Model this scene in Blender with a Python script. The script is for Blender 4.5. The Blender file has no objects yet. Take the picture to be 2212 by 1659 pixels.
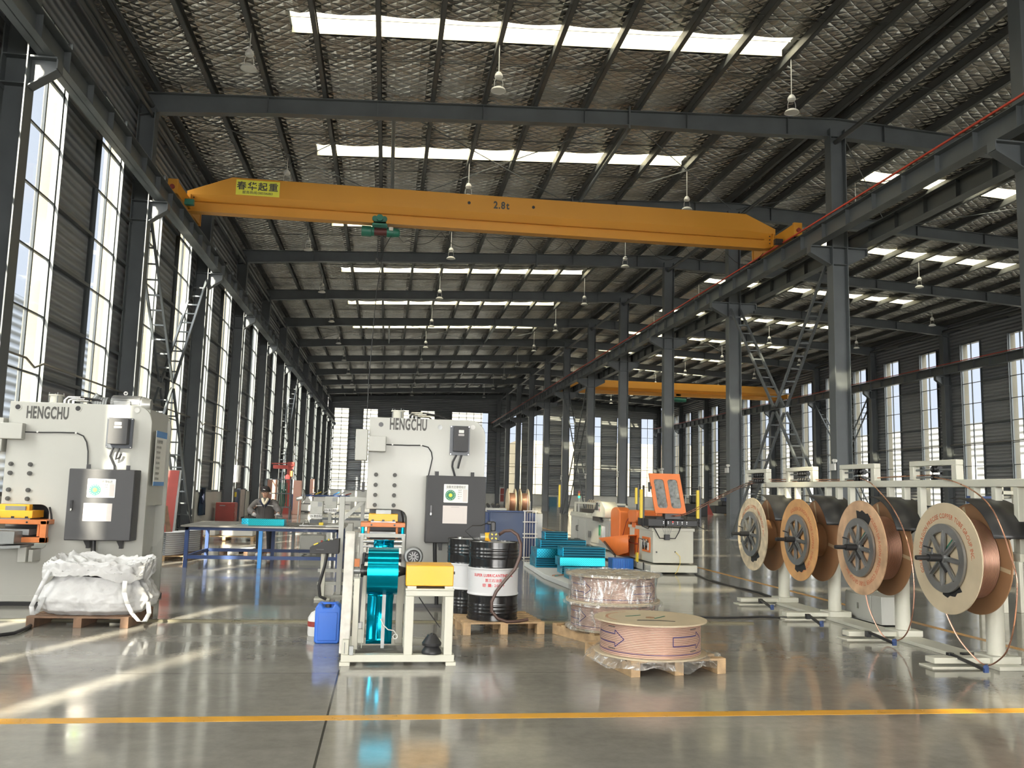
import bpy, math, random
from mathutils import Vector, Matrix, Euler, noise
from math import sin, cos, pi, radians, tan, sqrt, atan2
random.seed(7)
sc = bpy.context.scene
COL = sc.collection
# ---------------------------------------------------------------- camera
CH, CF, CYAW, CPITCH, CROLL = 1.46, 1893.18, .13904, .12195, .02486
_cy, _sy, _cp, _sp = cos(CYAW), sin(CYAW), cos(CPITCH), sin(CPITCH)
FWD = Vector((_sy*_cp, _cy*_cp, _sp)); _rt = Vector((_cy, -_sy, 0)); _up = _rt.cross(FWD)
RGT = _rt*cos(CROLL) + _up*sin(CROLL); UPV = -_rt*sin(CROLL) + _up*cos(CROLL)
CAM = Vector((0, 0, CH))
cd = bpy.data.cameras.new('camera'); cam = bpy.data.objects.new('camera', cd); COL.objects.link(cam)
cd.sensor_width = 36; cd.lens = 36*CF/2212; cd.clip_end = 600; cd.clip_start = .05
cam.matrix_world = Matrix(((RGT.x, UPV.x, -FWD.x, 0), (RGT.y, UPV.y, -FWD.y, 0), (RGT.z, UPV.z, -FWD.z, CH), (0, 0, 0, 1)))
sc.camera = cam
sc.view_settings.view_transform = 'Standard'; sc.view_settings.look = 'None'
sc.view_settings.gamma = 1; sc.view_settings.use_curve_mapping = False
sc.view_settings.exposure = 1.2
sc.cycles.max_bounces = 8; sc.cycles.diffuse_bounces = 4; sc.cycles.glossy_bounces = 4
sc.cycles.transmission_bounces = 6; sc.cycles.transparent_max_bounces = 12
sc.cycles.caustics_reflective = False; sc.cycles.caustics_refractive = False
sc.cycles.sample_clamp_indirect = 4

def _ray(px, py): return FWD + RGT*((px-1106)/CF) - UPV*((py-829.5)/CF)
def atY(px, py, y): d = _ray(px, py); return CAM + d*(y/d.y)
def atX(px, py, x): d = _ray(px, py); return CAM + d*(x/d.x)
def atZ(px, py, z=0): d = _ray(px, py); return CAM + d*((z-CH)/d.z)
# ---------------------------------------------------------------- sky and sun
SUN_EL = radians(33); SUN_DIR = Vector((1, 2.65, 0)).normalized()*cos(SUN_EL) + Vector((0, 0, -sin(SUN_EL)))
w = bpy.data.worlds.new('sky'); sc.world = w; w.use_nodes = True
nt = w.node_tree; nt.nodes.clear()
def N(nt, t, **k):
    n = nt.nodes.new(t)
    for a, b in k.items():
        if a.startswith('i'): n.inputs[int(a[1:])].default_value = b
        else: setattr(n, a, b)
    return n
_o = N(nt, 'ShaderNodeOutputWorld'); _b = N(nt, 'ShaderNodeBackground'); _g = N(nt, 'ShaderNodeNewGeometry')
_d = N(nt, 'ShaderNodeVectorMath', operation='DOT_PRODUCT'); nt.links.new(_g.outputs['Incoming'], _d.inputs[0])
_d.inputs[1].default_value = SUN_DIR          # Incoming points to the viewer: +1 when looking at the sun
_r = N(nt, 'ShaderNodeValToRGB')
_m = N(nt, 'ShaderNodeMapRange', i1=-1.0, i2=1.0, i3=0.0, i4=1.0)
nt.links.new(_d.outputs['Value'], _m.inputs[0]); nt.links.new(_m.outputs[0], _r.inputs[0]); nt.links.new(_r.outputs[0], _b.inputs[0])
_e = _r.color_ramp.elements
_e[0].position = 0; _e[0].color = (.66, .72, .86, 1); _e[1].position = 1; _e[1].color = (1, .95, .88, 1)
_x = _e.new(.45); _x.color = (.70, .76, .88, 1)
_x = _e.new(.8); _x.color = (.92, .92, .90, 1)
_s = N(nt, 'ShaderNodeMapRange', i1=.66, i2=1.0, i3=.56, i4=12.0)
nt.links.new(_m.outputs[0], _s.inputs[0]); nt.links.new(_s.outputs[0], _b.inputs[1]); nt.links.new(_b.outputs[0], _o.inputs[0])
sd = bpy.data.lights.new('sun', 'SUN'); sd.energy = 14; sd.angle = radians(.8); sd.color = (1, .90, .72)
so = bpy.data.objects.new('sun', sd); COL.objects.link(so); so.location = (-40, -60, 60)
so.rotation_euler = SUN_DIR.to_track_quat('-Z', 'Y').to_euler()

# ---------------------------------------------------------------- materials
def link(nt, a, b): nt.links.new(a, b)
def mat(name, col, rough=.5, metal=0., var=0., vs=3., bump=0., bs=40., spec=.5, alpha=1, coat=0, trans=0, emit=None, es=1):
    m = bpy.data.materials.new(name); m.use_nodes = True; nt = m.node_tree
    p = nt.nodes['Principled BSDF']
    p.inputs['Base Color'].default_value = (*col, 1); p.inputs['Roughness'].default_value = rough
    p.inputs['Metallic'].default_value = metal; p.inputs['Specular IOR Level'].default_value = spec
    p.inputs['Coat Weight'].default_value = coat; p.inputs['Transmission Weight'].default_value = trans
    p.inputs['Alpha'].default_value = alpha
    if emit: p.inputs['Emission Color'].default_value = (*emit, 1); p.inputs['Emission Strength'].default_value = es
    if var or bump:
        tc = N(nt, 'ShaderNodeTexCoord')
    if var:
        n = N(nt, 'ShaderNodeTexNoise'); n.inputs['Scale'].default_value = vs; n.inputs['Detail'].default_value = 5
        link(nt, tc.outputs['Object'], n.inputs['Vector'])
        mr = N(nt, 'ShaderNodeMapRange', i1=.3, i2=.7, i3=1-var, i4=1+var*.6); link(nt, n.outputs[0], mr.inputs[0])
        vm = N(nt, 'ShaderNodeVectorMath', operation='SCALE'); vm.inputs[0].default_value = col
        link(nt, mr.outputs[0], vm.inputs['Scale']); link(nt, vm.outputs[0], p.inputs['Base Color'])
        m2 = N(nt, 'ShaderNodeMapRange', i1=.3, i2=.7, i3=max(0, rough-.1), i4=min(1, rough+.12)); link(nt, n.outputs[0], m2.inputs[0])
        link(nt, m2.outputs[0], p.inputs['Roughness'])
    if bump:
        n = N(nt, 'ShaderNodeTexNoise'); n.inputs['Scale'].default_value = bs; n.inputs['Detail'].default_value = 3
        link(nt, tc.outputs['Object'], n.inputs['Vector'])
        b = N(nt, 'ShaderNodeBump'); b.inputs['Strength'].default_value = bump; b.inputs['Distance'].default_value = .02
        link(nt, n.outputs[0], b.inputs['Height']); link(nt, b.outputs[0], p.inputs['Normal'])
    return m
def ribs(m, axis='Z', period=.2, depth=.02, colvar=.0):
    """adds rounded ribs across one world axis to a material"""
    nt = m.node_tree; p = nt.nodes['Principled BSDF']; g = N(nt, 'ShaderNodeNewGeometry')
    s = N(nt, 'ShaderNodeSeparateXYZ'); link(nt, g.outputs['Position'], s.inputs[0])
    a = N(nt, 'ShaderNodeMath', operation='MULTIPLY', i1=2*pi/period); link(nt, s.outputs['XYZ'.index(axis)], a.inputs[0])
    b = N(nt, 'ShaderNodeMath', operation='SINE'); link(nt, a.outputs[0], b.inputs[0])
    bp = N(nt, 'ShaderNodeBump'); bp.inputs['Strength'].default_value = 1; bp.inputs['Distance'].default_value = depth
    link(nt, b.outputs[0], bp.inputs['Height']); link(nt, bp.outputs[0], p.inputs['Normal'])
    if colvar:
        mr = N(nt, 'ShaderNodeMapRange', i1=-1., i2=1., i3=1-colvar, i4=1.); link(nt, b.outputs[0], mr.inputs[0])
        vm = N(nt, 'ShaderNodeVectorMath', operation='SCALE'); vm.inputs[0].default_value = p.inputs['Base Color'].default_value[:3]
        link(nt, mr.outputs[0], vm.inputs['Scale']); link(nt, vm.outputs[0], p.inputs['Base Color'])
    return m
M = {}
M['steel'] = mat('dark_structural_paint', (.105, .118, .128), .42, 0, .15, 1.5)
M['purlin'] = mat('dark_purlin_paint', (.075, .080, .082), .45, 0, .1, 2)
M['clad'] = ribs(mat('dark_wall_cladding', (.30, .32, .34), .5), 'Z', .19, .03, .25)
M['wains'] = mat('white_wall_base', (.60, .60, .57), .6, 0, .08, 1.2)
M['winframe'] = mat('window_frame_grey', (.07, .08, .085), .45)
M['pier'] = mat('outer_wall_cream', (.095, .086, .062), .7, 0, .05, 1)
M['cream'] = mat('cream_machine_paint', (.57, .56, .48), .38, 0, .05, 2)
M['press'] = mat('grey_white_press_paint', (.43, .432, .40), .36, 0, .04, 1.5)
M['white'] = mat('white_paint', (.62, .62, .60), .4, 0, .05, 4)
M['black'] = mat('black_rubber', (.018, .018, .02), .45)
M['blackm'] = mat('black_metal', (.03, .03, .032), .35, .3)
M['char'] = mat('charcoal_cabinet_paint', (.052, .052, .056), .5, 0, 0, 3, .25, 600)
M['grey'] = mat('mid_grey_metal', (.25, .26, .26), .4, .4, .1, 6)
M['alu'] = mat('cast_aluminium', (.33, .335, .335), .38, .8, .15, 8)
M['chrome'] = mat('bright_steel', (.6, .6, .58), .25, 1)
M['orange'] = mat('orange_paint', (.78, .20, .045), .4, 0, .06, 3)
M['dieor'] = mat('die_orange_paint', (.62, .20, .06), .4, 0, .1, 6)
M['yellow'] = mat('yellow_orange_paint', (.90, .46, .03), .36, 0, .05, 3)
M['crane'] = mat('crane_orange_paint', (.64, .29, .03), .42, 0, .05, .7)
M['safety'] = mat('safety_yellow', (.80, .60, .04), .4)
M['redp'] = mat('red_paint', (.30, .045, .035), .45, 0, .15, 4)
M['green'] = mat('hoist_green_paint', (.02, .16, .11), .4, 0, .15, 5)
M['bluep'] = mat('blue_frame_paint', (.028, .06, .18), .45, 0, .1, 5)
M['navy'] = mat('navy_blue_cabinet', (.05, .075, .15), .5, 0, .06, 3)
M['plast'] = mat('blue_plastic', (.03, .15, .62), .4, 0, .05, 3)
M['copper'] = mat('bright_copper', (.80, .44, .33), .28, 1, .08, 5)
M['wood'] = mat('pine_wood', (.50, .34, .19), .65, 0, .35, 9, .2, 60)
M['woodd'] = mat('dark_old_wood', (.20, .12, .075), .7, 0, .35, 8)
M['card'] = mat('brown_hardboard', (.32, .17, .085), .6, 0, .12, 6)
M['redrail'] = mat('red_conductor_rail', (.62, .07, .04), .5)
M['bluefin'] = mat('blue_foil', (.0, .42, .66), .30, .85, .12, 2)
M['foilroll'] = mat('blue_foil_strip', (.0, .36, .55), .16, .9)
M['lampw'] = mat('lamp_shell_white', (.62, .62, .60), .4)
M['screen'] = mat('dark_screen', (.03, .04, .05), .2)
def glassmat(name, tint=(1, 1, 1), a=.06):
    m = bpy.data.materials.new(name); m.use_nodes = True; nt = m.node_tree; nt.nodes.clear()
    o = N(nt, 'ShaderNodeOutputMaterial'); mx = N(nt, 'ShaderNodeMixShader'); t = N(nt, 'ShaderNodeBsdfTransparent'); g = N(nt, 'ShaderNodeBsdfGlossy')
    t.inputs[0].default_value = (*tint, 1); g.inputs['Roughness'].default_value = .03
    f = N(nt, 'ShaderNodeLayerWeight'); f.inputs[0].default_value = .5
    pw = N(nt, 'ShaderNodeMath', operation='POWER', i1=5.); link(nt, f.outputs['Facing'], pw.inputs[0])
    ml = N(nt, 'ShaderNodeMath', operation='MULTIPLY_ADD', i1=.8, i2=.04); link(nt, pw.outputs[0], ml.inputs[0])
    link(nt, ml.outputs[0], mx.inputs[0]); link(nt, t.outputs[0], mx.inputs[1]); link(nt, g.outputs[0], mx.inputs[2]); link(nt, mx.outputs[0], o.inputs[0])
    return m
M['glass'] = glassmat('window_glass', (.93, .96, .95))
M['dglass'] = mat('cloudy_guard_window', (.30, .32, .32), .25, 0, .5, 14, 0, 40, .5, .62)
M['film'] = glassmat('clear_film', (.90, .92, .93))

# ---------------------------------------------------------------- mesh building
def root_loc(o):
    while o.parent: o = o.parent
    return o.location
class MB:
    """collects simple solids in world coordinates; build() links them as ONE mesh object"""
    def __init__(s, T=None): s.v = []; s.f = []; s.T = T
    def add(s, vs, fs):
        n = len(s.v)
        s.v += [(s.T @ Vector(v)) if s.T is not None else Vector(v) for v in vs]
        s.f += [tuple(i+n for i in f) for f in fs]; return s
    def bx(s, x0, x1, y0, y1, z0, z1):
        return s.add([(x, y, z) for z in (z0, z1) for y in (y0, y1) for x in (x0, x1)],
                     [(0, 2, 3, 1), (4, 5, 7, 6), (0, 1, 5, 4), (2, 6, 7, 3), (0, 4, 6, 2), (1, 3, 7, 5)])
    def box(s, c, d, R=None):
        vs = [Vector((x*d[0]/2, y*d[1]/2, z*d[2]/2)) for z in (-1, 1) for y in (-1, 1) for x in (-1, 1)]
        if R is not None: vs = [R @ v for v in vs]
        return s.add([v+Vector(c) for v in vs], [(0, 2, 3, 1), (4, 5, 7, 6), (0, 1, 5, 4), (2, 6, 7, 3), (0, 4, 6, 2), (1, 3, 7, 5)])
    def bar(s, p, q, w, h=None, up=(0, 0, 1)):
        h = h or w; p, q = Vector(p), Vector(q); d = (q-p).normalized(); u = Vector(up)
        if abs(d.dot(u)) > .99: u = Vector((0, 1, 0))
        a = d.cross(u).normalized(); b = a.cross(d)
        vs = [c + a*(i*w/2) + b*(j*h/2) for c in (p, q) for i, j in ((-1, -1), (1, -1), (1, 1), (-1, 1))]
        return s.add(vs, [(0, 3, 2, 1), (4, 5, 6, 7), (0, 1, 5, 4), (1, 2, 6, 5), (2, 3, 7, 6), (3, 0, 4, 7)])
    def cyl(s, p, q, r, r2=None, n=16):
        p, q = Vector(p), Vector(q); r2 = r if r2 is None else r2; d = (q-p).normalized()
        a = d.cross(Vector((0, 0, 1)) if abs(d.z) < .9 else Vector((1, 0, 0))).normalized(); b = d.cross(a)
        vs = [c + (a*cos(2*pi*i/n) + b*sin(2*pi*i/n))*rr for c, rr in ((p, r), (q, r2)) for i in range(n)]
        return s.add(vs, [tuple(range(n))[::-1], tuple(range(n, 2*n))] + [(i, (i+1) % n, n+(i+1) % n, n+i) for i in range(n)])
    def tube(s, pts, r, n=8, close=False):
        pts = [Vector(p) for p in pts]; vs = []; fs = []; k = len(pts); a = None
        for i, p in enumerate(pts):
            if close: d = pts[(i+1) % k]-pts[i-1]
            else: d = pts[min(i+1, k-1)]-pts[max(i-1, 0)]
            d.normalize()
            if a is None: a = d.cross(Vector((0, 0, 1)) if abs(d.z) < .9 else Vector((1, 0, 0)))
            a = (a - d*a.dot(d)).normalized(); b = d.cross(a)
            rr = r[i] if isinstance(r, (list, tuple)) else r
            vs += [p + (a*cos(2*pi*j/n) + b*sin(2*pi*j/n))*rr for j in range(n)]
        for i in range(k if close else k-1):
            o, o2 = i*n, ((i+1) % k)*n
            fs += [(o+j, o+(j+1) % n, o2+(j+1) % n, o2+j) for j in range(n)]
        if not close: fs += [tuple(range(n))[::-1], tuple(range((k-1)*n, k*n))]
        return s.add(vs, fs)
    def prism(s, poly, ax, a, b):
        """poly in the two other axes (x,y,z order), extruded along axis ax"""
        def P(u, v, t): return {'x': (t, u, v), 'y': (u, t, v), 'z': (u, v, t)}[ax]
        n = len(poly)
        return s.add([P(u, v, a) for u, v in poly] + [P(u, v, b) for u, v in poly],
                     [tuple(range(n)), tuple(range(n, 2*n))[::-1]] + [(i, n+i, n+(i+1) % n, (i+1) % n) for i in range(n)])
    def lathe(s, prof, c, ax='z', n=32, a0=0, a1=2*pi):
        """prof = [(r, t)] revolved about axis ax through c"""
        full = abs(a1-a0-2*pi) < 1e-6; m = n if full else n+1; vs = []; c = Vector(c)
        for i in range(m):
            t = a0 + (a1-a0)*i/n
            for r, h in prof:
                u, v = r*cos(t), r*sin(t)
                vs.append(c + Vector({'z': (u, v, h), 'x': (h, u, v), 'y': (v, h, u)}[ax]))
        k = len(prof); fs = []
        for i in range(n):
            o, o2 = i*k, ((i+1) % m)*k
            for j in range(k-1):
                q = (o+j, o2+j, o2+j+1, o+j+1)
                fs.append(q)
        return s.add(vs, fs)
    def sheet(s, fn, nu, nv, thick=0):
        vs = [Vector(fn(i/nu, j/nv)) for j in range(nv+1) for i in range(nu+1)]
        return s.add(vs, [(j*(nu+1)+i, j*(nu+1)+i+1, (j+1)*(nu+1)+i+1, (j+1)*(nu+1)+i) for j in range(nv) for i in range(nu)])
    def build(s, name, m, parent=None, bev=0, smooth=40, solid=0, sub=0, uv=False):
        off = root_loc(parent) if parent else Vector((0, 0, 0))
        me = bpy.data.meshes.new(name); me.from_pydata([tuple(v-off) for v in s.v], [], s.f); me.update()
        import bmesh as _bm
        b = _bm.new(); b.from_mesh(me); _bm.ops.recalc_face_normals(b, faces=b.faces); b.to_mesh(me); b.free()
        if isinstance(m, str): m = M[m]
        me.materials.append(m)
        if smooth:
            me.shade_smooth(); me.set_sharp_from_angle(angle=radians(smooth))
        o = bpy.data.objects.new(name, me); COL.objects.link(o)
        if parent: o.parent = parent
        if solid:
            k = o.modifiers.new('solid', 'SOLIDIFY'); k.thickness = solid; k.offset = 0
        if bev:
            k = o.modifiers.new('bevel', 'BEVEL'); k.width = bev; k.segments = 2; k.limit_method = 'ANGLE'; k.angle_limit = radians(40)
        if sub:
            k = o.modifiers.new('sub', 'SUBSURF'); k.levels = sub; k.render_levels = sub
        return o
def tag(o, label=None, cat=None, group=None, kind=None):
    for k, v in (('label', label), ('category', cat), ('group', group), ('kind', kind)):
        if v: o[k] = v
    return o
def thing(name, loc, label, cat, group=None, kind=None):
    o = bpy.data.objects.new(name, None); COL.objects.link(o); o.location = loc; o.empty_display_size = .1
    return tag(o, label, cat, group, kind)
def kids(o): return [c for c in bpy.data.objects if c.parent is o]
CH_ = {}
def copy_tree(o, loc=None, rz=None, label=None, parent=None):
    c = o.copy(); COL.objects.link(c); c.parent = parent
    for ch in kids(o): copy_tree(ch, parent=c)
    if loc is not None: c.location = loc
    if rz is not None: c.rotation_euler.z = rz
    if label: c['label'] = label
    return c
_GC = {}
def glyph(ch, bold=0.0):
    k = (ch, bold)
    if k not in _GC:
        cu = bpy.data.curves.new('g', 'FONT'); cu.body = ch; cu.size = 1; cu.offset = bold; cu.resolution_u = 3
        o = bpy.data.objects.new('g', cu); COL.objects.link(o)
        bpy.context.view_layer.update()
        dg = bpy.context.evaluated_depsgraph_get(); me = o.evaluated_get(dg).to_mesh()
        vs = [tuple(v.co) for v in me.vertices]; fs = [tuple(p.vertices) for p in me.polygons]
        o.evaluated_get(dg).to_mesh_clear(); bpy.data.objects.remove(o); bpy.data.curves.remove(cu)
        xs = [v[0] for v in vs] or [0]
        _GC[k] = (vs, fs, min(xs), max(xs))
    return _GC[k]
def text_mb(txt, size, pos, R, xs=1., bold=0., mb=None, gap=.06, arc=None, center=False):
    """flat lettering; R columns: right, up. arc=(radius,start_angle,dir): letters around a circle in that plane"""
    mb = mb or MB(); pos = Vector(pos); rr, uu = Vector(R[0]), Vector(R[1]); x = 0; items = []
    for ch in txt:
        if ch == ' ': x += .32; continue
        vs, fs, a, b = glyph(ch, bold); items.append((vs, fs, a, x)); x += (b-a) + gap
    tot = x*size*xs
    for vs, fs, a, x0 in items:
        if arc:
            r, a0, dr = arc; th = a0 + dr*(x0*size*xs)/r
            e = rr*cos(th) + uu*sin(th); t = (-rr*sin(th) + uu*cos(th))*dr
            mb.add([pos + e*(r + v[1]*size*(-dr)) + t*((v[0]-a)*size*xs) for v in vs], fs)
        else:
            o = -tot/2 if center else 0
            mb.add([pos + rr*(o + (x0+v[0]-a)*size*xs) + uu*(v[1]*size) for v in vs], fs)
    return mb
# ================================================================ BUILDING
Y0 = 22.44; BAY = 7.5; YA, YB = -30.06, 97.44
FY = [Y0 + BAY*i for i in range(-7, 11)]
XL, XR = -6.63, 31.15; XRIDGE = 12.26; XM0, XM1 = 12.03, 12.49
WT = 10.1; ZG = [1.2, 2.3, 3.42, 4.54, 5.66, 6.78, 7.9, 9.0, 10.1]
def mx(x): return 2*XRIDGE - x
def ztop(x):            # top of the roof beams
    x = min(x, mx(x)); return 11.335 + (x+5.74)*.049
RB = [(-6.6, 10.70), (-6.1, 10.807), (-3.18, 11.026), (-.62, 11.161), (2.26, 11.307), (6.05, 11.51), (9.44, 11.575), (12.26, 11.69)]
# ---- floor
def floor_mat():
    m = bpy.data.materials.new('polished_concrete'); m.use_nodes = True; nt = m.node_tree; p = nt.nodes['Principled BSDF']
    g = N(nt, 'ShaderNodeNewGeometry')
    def noise(sc_, det=6, rgh=.6, vec=None, dist=0):
        n = N(nt, 'ShaderNodeTexNoise'); n.inputs['Scale'].default_value = sc_; n.inputs['Detail'].default_value = det
        n.inputs['Roughness'].default_value = rgh; n.inputs['Distortion'].default_value = dist
        link(nt, vec or g.outputs['Position'], n.inputs['Vector']); return n.outputs[0]
    mp = N(nt, 'ShaderNodeMapping'); mp.inputs['Scale'].default_value = (.25, 1.6, 1); link(nt, g.outputs['Position'], mp.inputs[0])
    a, b, c = noise(.55), noise(9, 8, .7), noise(1.3, 5, .6, mp.outputs[0], .4)
    cr = N(nt, 'ShaderNodeValToRGB'); link(nt, a, cr.inputs[0])
    cr.color_ramp.elements[0].position = .3; cr.color_ramp.elements[0].color = (.225, .214, .19, 1)
    cr.color_ramp.elements[1].position = .7; cr.color_ramp.elements[1].color = (.31, .296, .264, 1)
    mr = N(nt, 'ShaderNodeMapRange', i1=.3, i2=.7, i3=.86, i4=1.12); link(nt, b, mr.inputs[0])
    mr2 = N(nt, 'ShaderNodeMapRange', i1=.3, i2=.7, i3=.88, i4=1.1); link(nt, c, mr2.inputs[0])
    mm = N(nt, 'ShaderNodeMath', operation='MULTIPLY'); link(nt, mr.outputs[0], mm.inputs[0]); link(nt, mr2.outputs[0], mm.inputs[1])
    # saw-cut joints
    sx = N(nt, 'ShaderNodeSeparateXYZ'); link(nt, g.outputs['Position'], sx.inputs[0]); fac = None
    for ax, off, per, wd in ((0, -.311, 6.2, .007), (1, 7.28, 7.5, .0035)):
        s1 = N(nt, 'ShaderNodeMath', operation='SUBTRACT', i1=off); link(nt, sx.outputs[ax], s1.inputs[0])
        s2 = N(nt, 'ShaderNodeMath', operation='PINGPONG', i1=per/2); link(nt, s1.outputs[0], s2.inputs[0])
        s3 = N(nt, 'ShaderNodeMath', operation='LESS_THAN', i1=wd); link(nt, s2.outputs[0], s3.inputs[0])
        if fac is None: fac = s3.outputs[0]
        else:
            s4 = N(nt, 'ShaderNodeMath', operation='MAXIMUM'); link(nt, fac, s4.inputs[0]); link(nt, s3.outputs[0], s4.inputs[1]); fac = s4.outputs[0]
    sc2 = N(nt, 'ShaderNodeVectorMath', operation='SCALE'); link(nt, cr.outputs[0], sc2.inputs[0]); link(nt, mm.outputs[0], sc2.inputs['Scale'])
    mix = N(nt, 'ShaderNodeMix', data_type='RGBA'); link(nt, fac, mix.inputs[0]); link(nt, sc2.outputs[0], mix.inputs[6]); mix.inputs[7].default_value = (.03, .03, .028, 1)
    link(nt, mix.outputs[2], p.inputs['Base Color'])
    rr = N(nt, 'ShaderNodeMapRange', i1=.3, i2=.7, i3=.06, i4=.17); link(nt, c, rr.inputs[0]); link(nt, rr.outputs[0], p.inputs['Roughness'])
    p.inputs['Specular IOR Level'].default_value = .62
    d = noise(1.1, 2, .5); bp = N(nt, 'ShaderNodeBump'); bp.inputs['Strength'].default_value = .35; bp.inputs['Distance'].default_value = .012
    link(nt, d, bp.inputs['Height']); link(nt, bp.outputs[0], p.inputs['Normal'])
    return m
M['floor'] = floor_mat()
tag(MB().bx(XL-.3, XR+.3, YA-.2, YB+.3, -.3, 0).build('floor', 'floor'), kind='structure')
M['linep'] = mat('yellow_line_paint', (.72, .36, .03), .35, 0, .15, 6)
M['linep2'] = mat('faded_line_paint', (.60, .33, .10), .4, 0, .2, 4)
def line(x0, x1, y0, y1, m, name, lab):
    tag(MB().bx(x0, x1, y0, y1, .0, .0015).build(name, m), lab, 'floor marking', kind='structure')
line(XL+.5, 11.6, 5.84, 5.96, 'linep', 'floor_line', 'solid yellow line painted straight across the floor in front of the machines')
line(6.38, 6.48, 6.2, 97, 'linep2', 'floor_line', 'faded orange line running the length of the hall behind the reel stand')
line(-1.5, 6.38, 30.2, 30.28, 'linep2', 'floor_line', 'faded orange line across the floor beyond the blue and white machines')
tag(MB().bx(-90, 120, -90, 220, -.6, -.32).build('ground_outside', mat('pale_outside_ground', (.20, .20, .185), .9, 0, .1, .3)), kind='structure')
# ---- wall panels with window openings
def wins(centres, w=1.62): return [(c-w/2, c+w/2) for c in centres]
side = []
c = Y0 - 1.875 - 3.75*13
while c < YB - .5:
    side.append(c); c += 3.75
WS = wins(side)
WG = [(-5.93, -4.32), (-2.78, -1.19), (.63, 2.2), (3.47, 5.07), (6.95, 11.08), (13.5, 14.95), (15.75, 17.35), (19.45, 20.98), (22.5, 24.05), (25.9, 27.48), (28.75, 30.25)]
def wall_boxes(mb, wl, a, b, z0, z1, put):
    e = [a] + [q for p in wl for q in p] + [b]
    for i in range(0, len(e), 2): put(mb, e[i], e[i+1], z0, z1)
def putL(mb, u, v, z0, z1): mb.bx(XL-.09, XL-.03, u, v, z0, z1)
def putR(mb, u, v, z0, z1): mb.bx(XR+.03, XR+.09, u, v, z0, z1)
def putG(mb, u, v, z0, z1): mb.bx(u, v, YB+.10, YB+.16, z0, z1)
for nm, wl, a, b, put in (('left', WS, YA, YB, putL), ('right', WS, YA, YB, putR), ('back', WG, XL, XR, putG)):
    mb = MB(); wall_boxes(mb, wl, a, b, 1.2, WT, put)
    if nm == 'back':
        for x0, x1 in ((XL, XRIDGE), (XRIDGE, XR)):
            mb.prism([(x0, WT), (x1, WT), (x1, ztop(x1)+.5), (x0, ztop(x0)+.5)], 'y', YB+.10, YB+.16)
    else: put(mb, a, b, WT, 11.75)
    tag(mb.build('wall_'+nm, 'clad'), kind='structure')
    mb = MB(); put(mb, a, b, 0, 1.2)
    if nm == 'left': mb.bx(XL-.06, XL+.02, YA, YB, 0, 1.16)
    if nm == 'right': mb.bx(XR-.02, XR+.06, YA, YB, 0, 1.16)
    if nm == 'back': mb.bx(XL, XR, YB+.02, YB+.10, 0, 1.16)
    tag(mb.build('baseboard_'+nm, 'wains'), kind='structure')
    # outer piers of the facade: deep cream reveals beyond each window
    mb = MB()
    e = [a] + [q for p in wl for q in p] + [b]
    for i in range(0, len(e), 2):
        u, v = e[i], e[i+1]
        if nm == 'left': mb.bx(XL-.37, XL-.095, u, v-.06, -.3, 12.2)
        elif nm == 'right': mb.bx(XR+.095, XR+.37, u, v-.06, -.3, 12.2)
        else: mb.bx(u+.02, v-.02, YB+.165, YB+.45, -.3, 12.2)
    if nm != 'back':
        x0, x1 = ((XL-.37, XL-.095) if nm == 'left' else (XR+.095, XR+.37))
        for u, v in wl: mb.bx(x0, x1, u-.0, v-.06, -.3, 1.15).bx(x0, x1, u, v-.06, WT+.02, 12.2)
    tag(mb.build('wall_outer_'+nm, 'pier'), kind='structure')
# unseen near gable behind the camera, wide openings added to let in fill light
mb = MB()
for u, v in ((XL, -5.2), (11.2, 13.4), (29.8, XR)): mb.bx(u, v, YA-.16, YA-.1, 0, 9.2)
for x0, x1 in ((XL, XRIDGE), (XRIDGE, XR)): mb.prism([(x0, 9.2), (x1, 9.2), (x1, ztop(x1)+.5), (x0, ztop(x0)+.5)], 'y', YA-.16, YA-.1)
tag(mb.build('wall_front', 'clad'), kind='structure')
# girts: horizontal rails carrying the cladding
for z in ZG[:-1] + [10.95]:
    mb = MB(); h = .07
    e = [YA] + [q for p in WS for q in p] + [YB]
    mb2 = MB()
    for i in range(0, len(e), 2):
        mb.bx(XL-.06, XL+.08, e[i], e[i+1], z-h/2, z+h/2); mb2.bx(XR-.08, XR+.06, e[i], e[i+1], z-h/2, z+h/2)
    tag(mb.build('wall_left_girt', 'steel'), kind='structure'); tag(mb2.build('wall_right_girt', 'steel'), kind='structure')
    e = [XL] + [q for p in WG for q in p] + [XR]; mb = MB()
    for i in range(0, len(e), 2): mb.bx(e[i], e[i+1], YB-.04, YB+.1, z-h/2, z+h/2)
    tag(mb.build('wall_back_girt', 'steel'), kind='structure')
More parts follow.
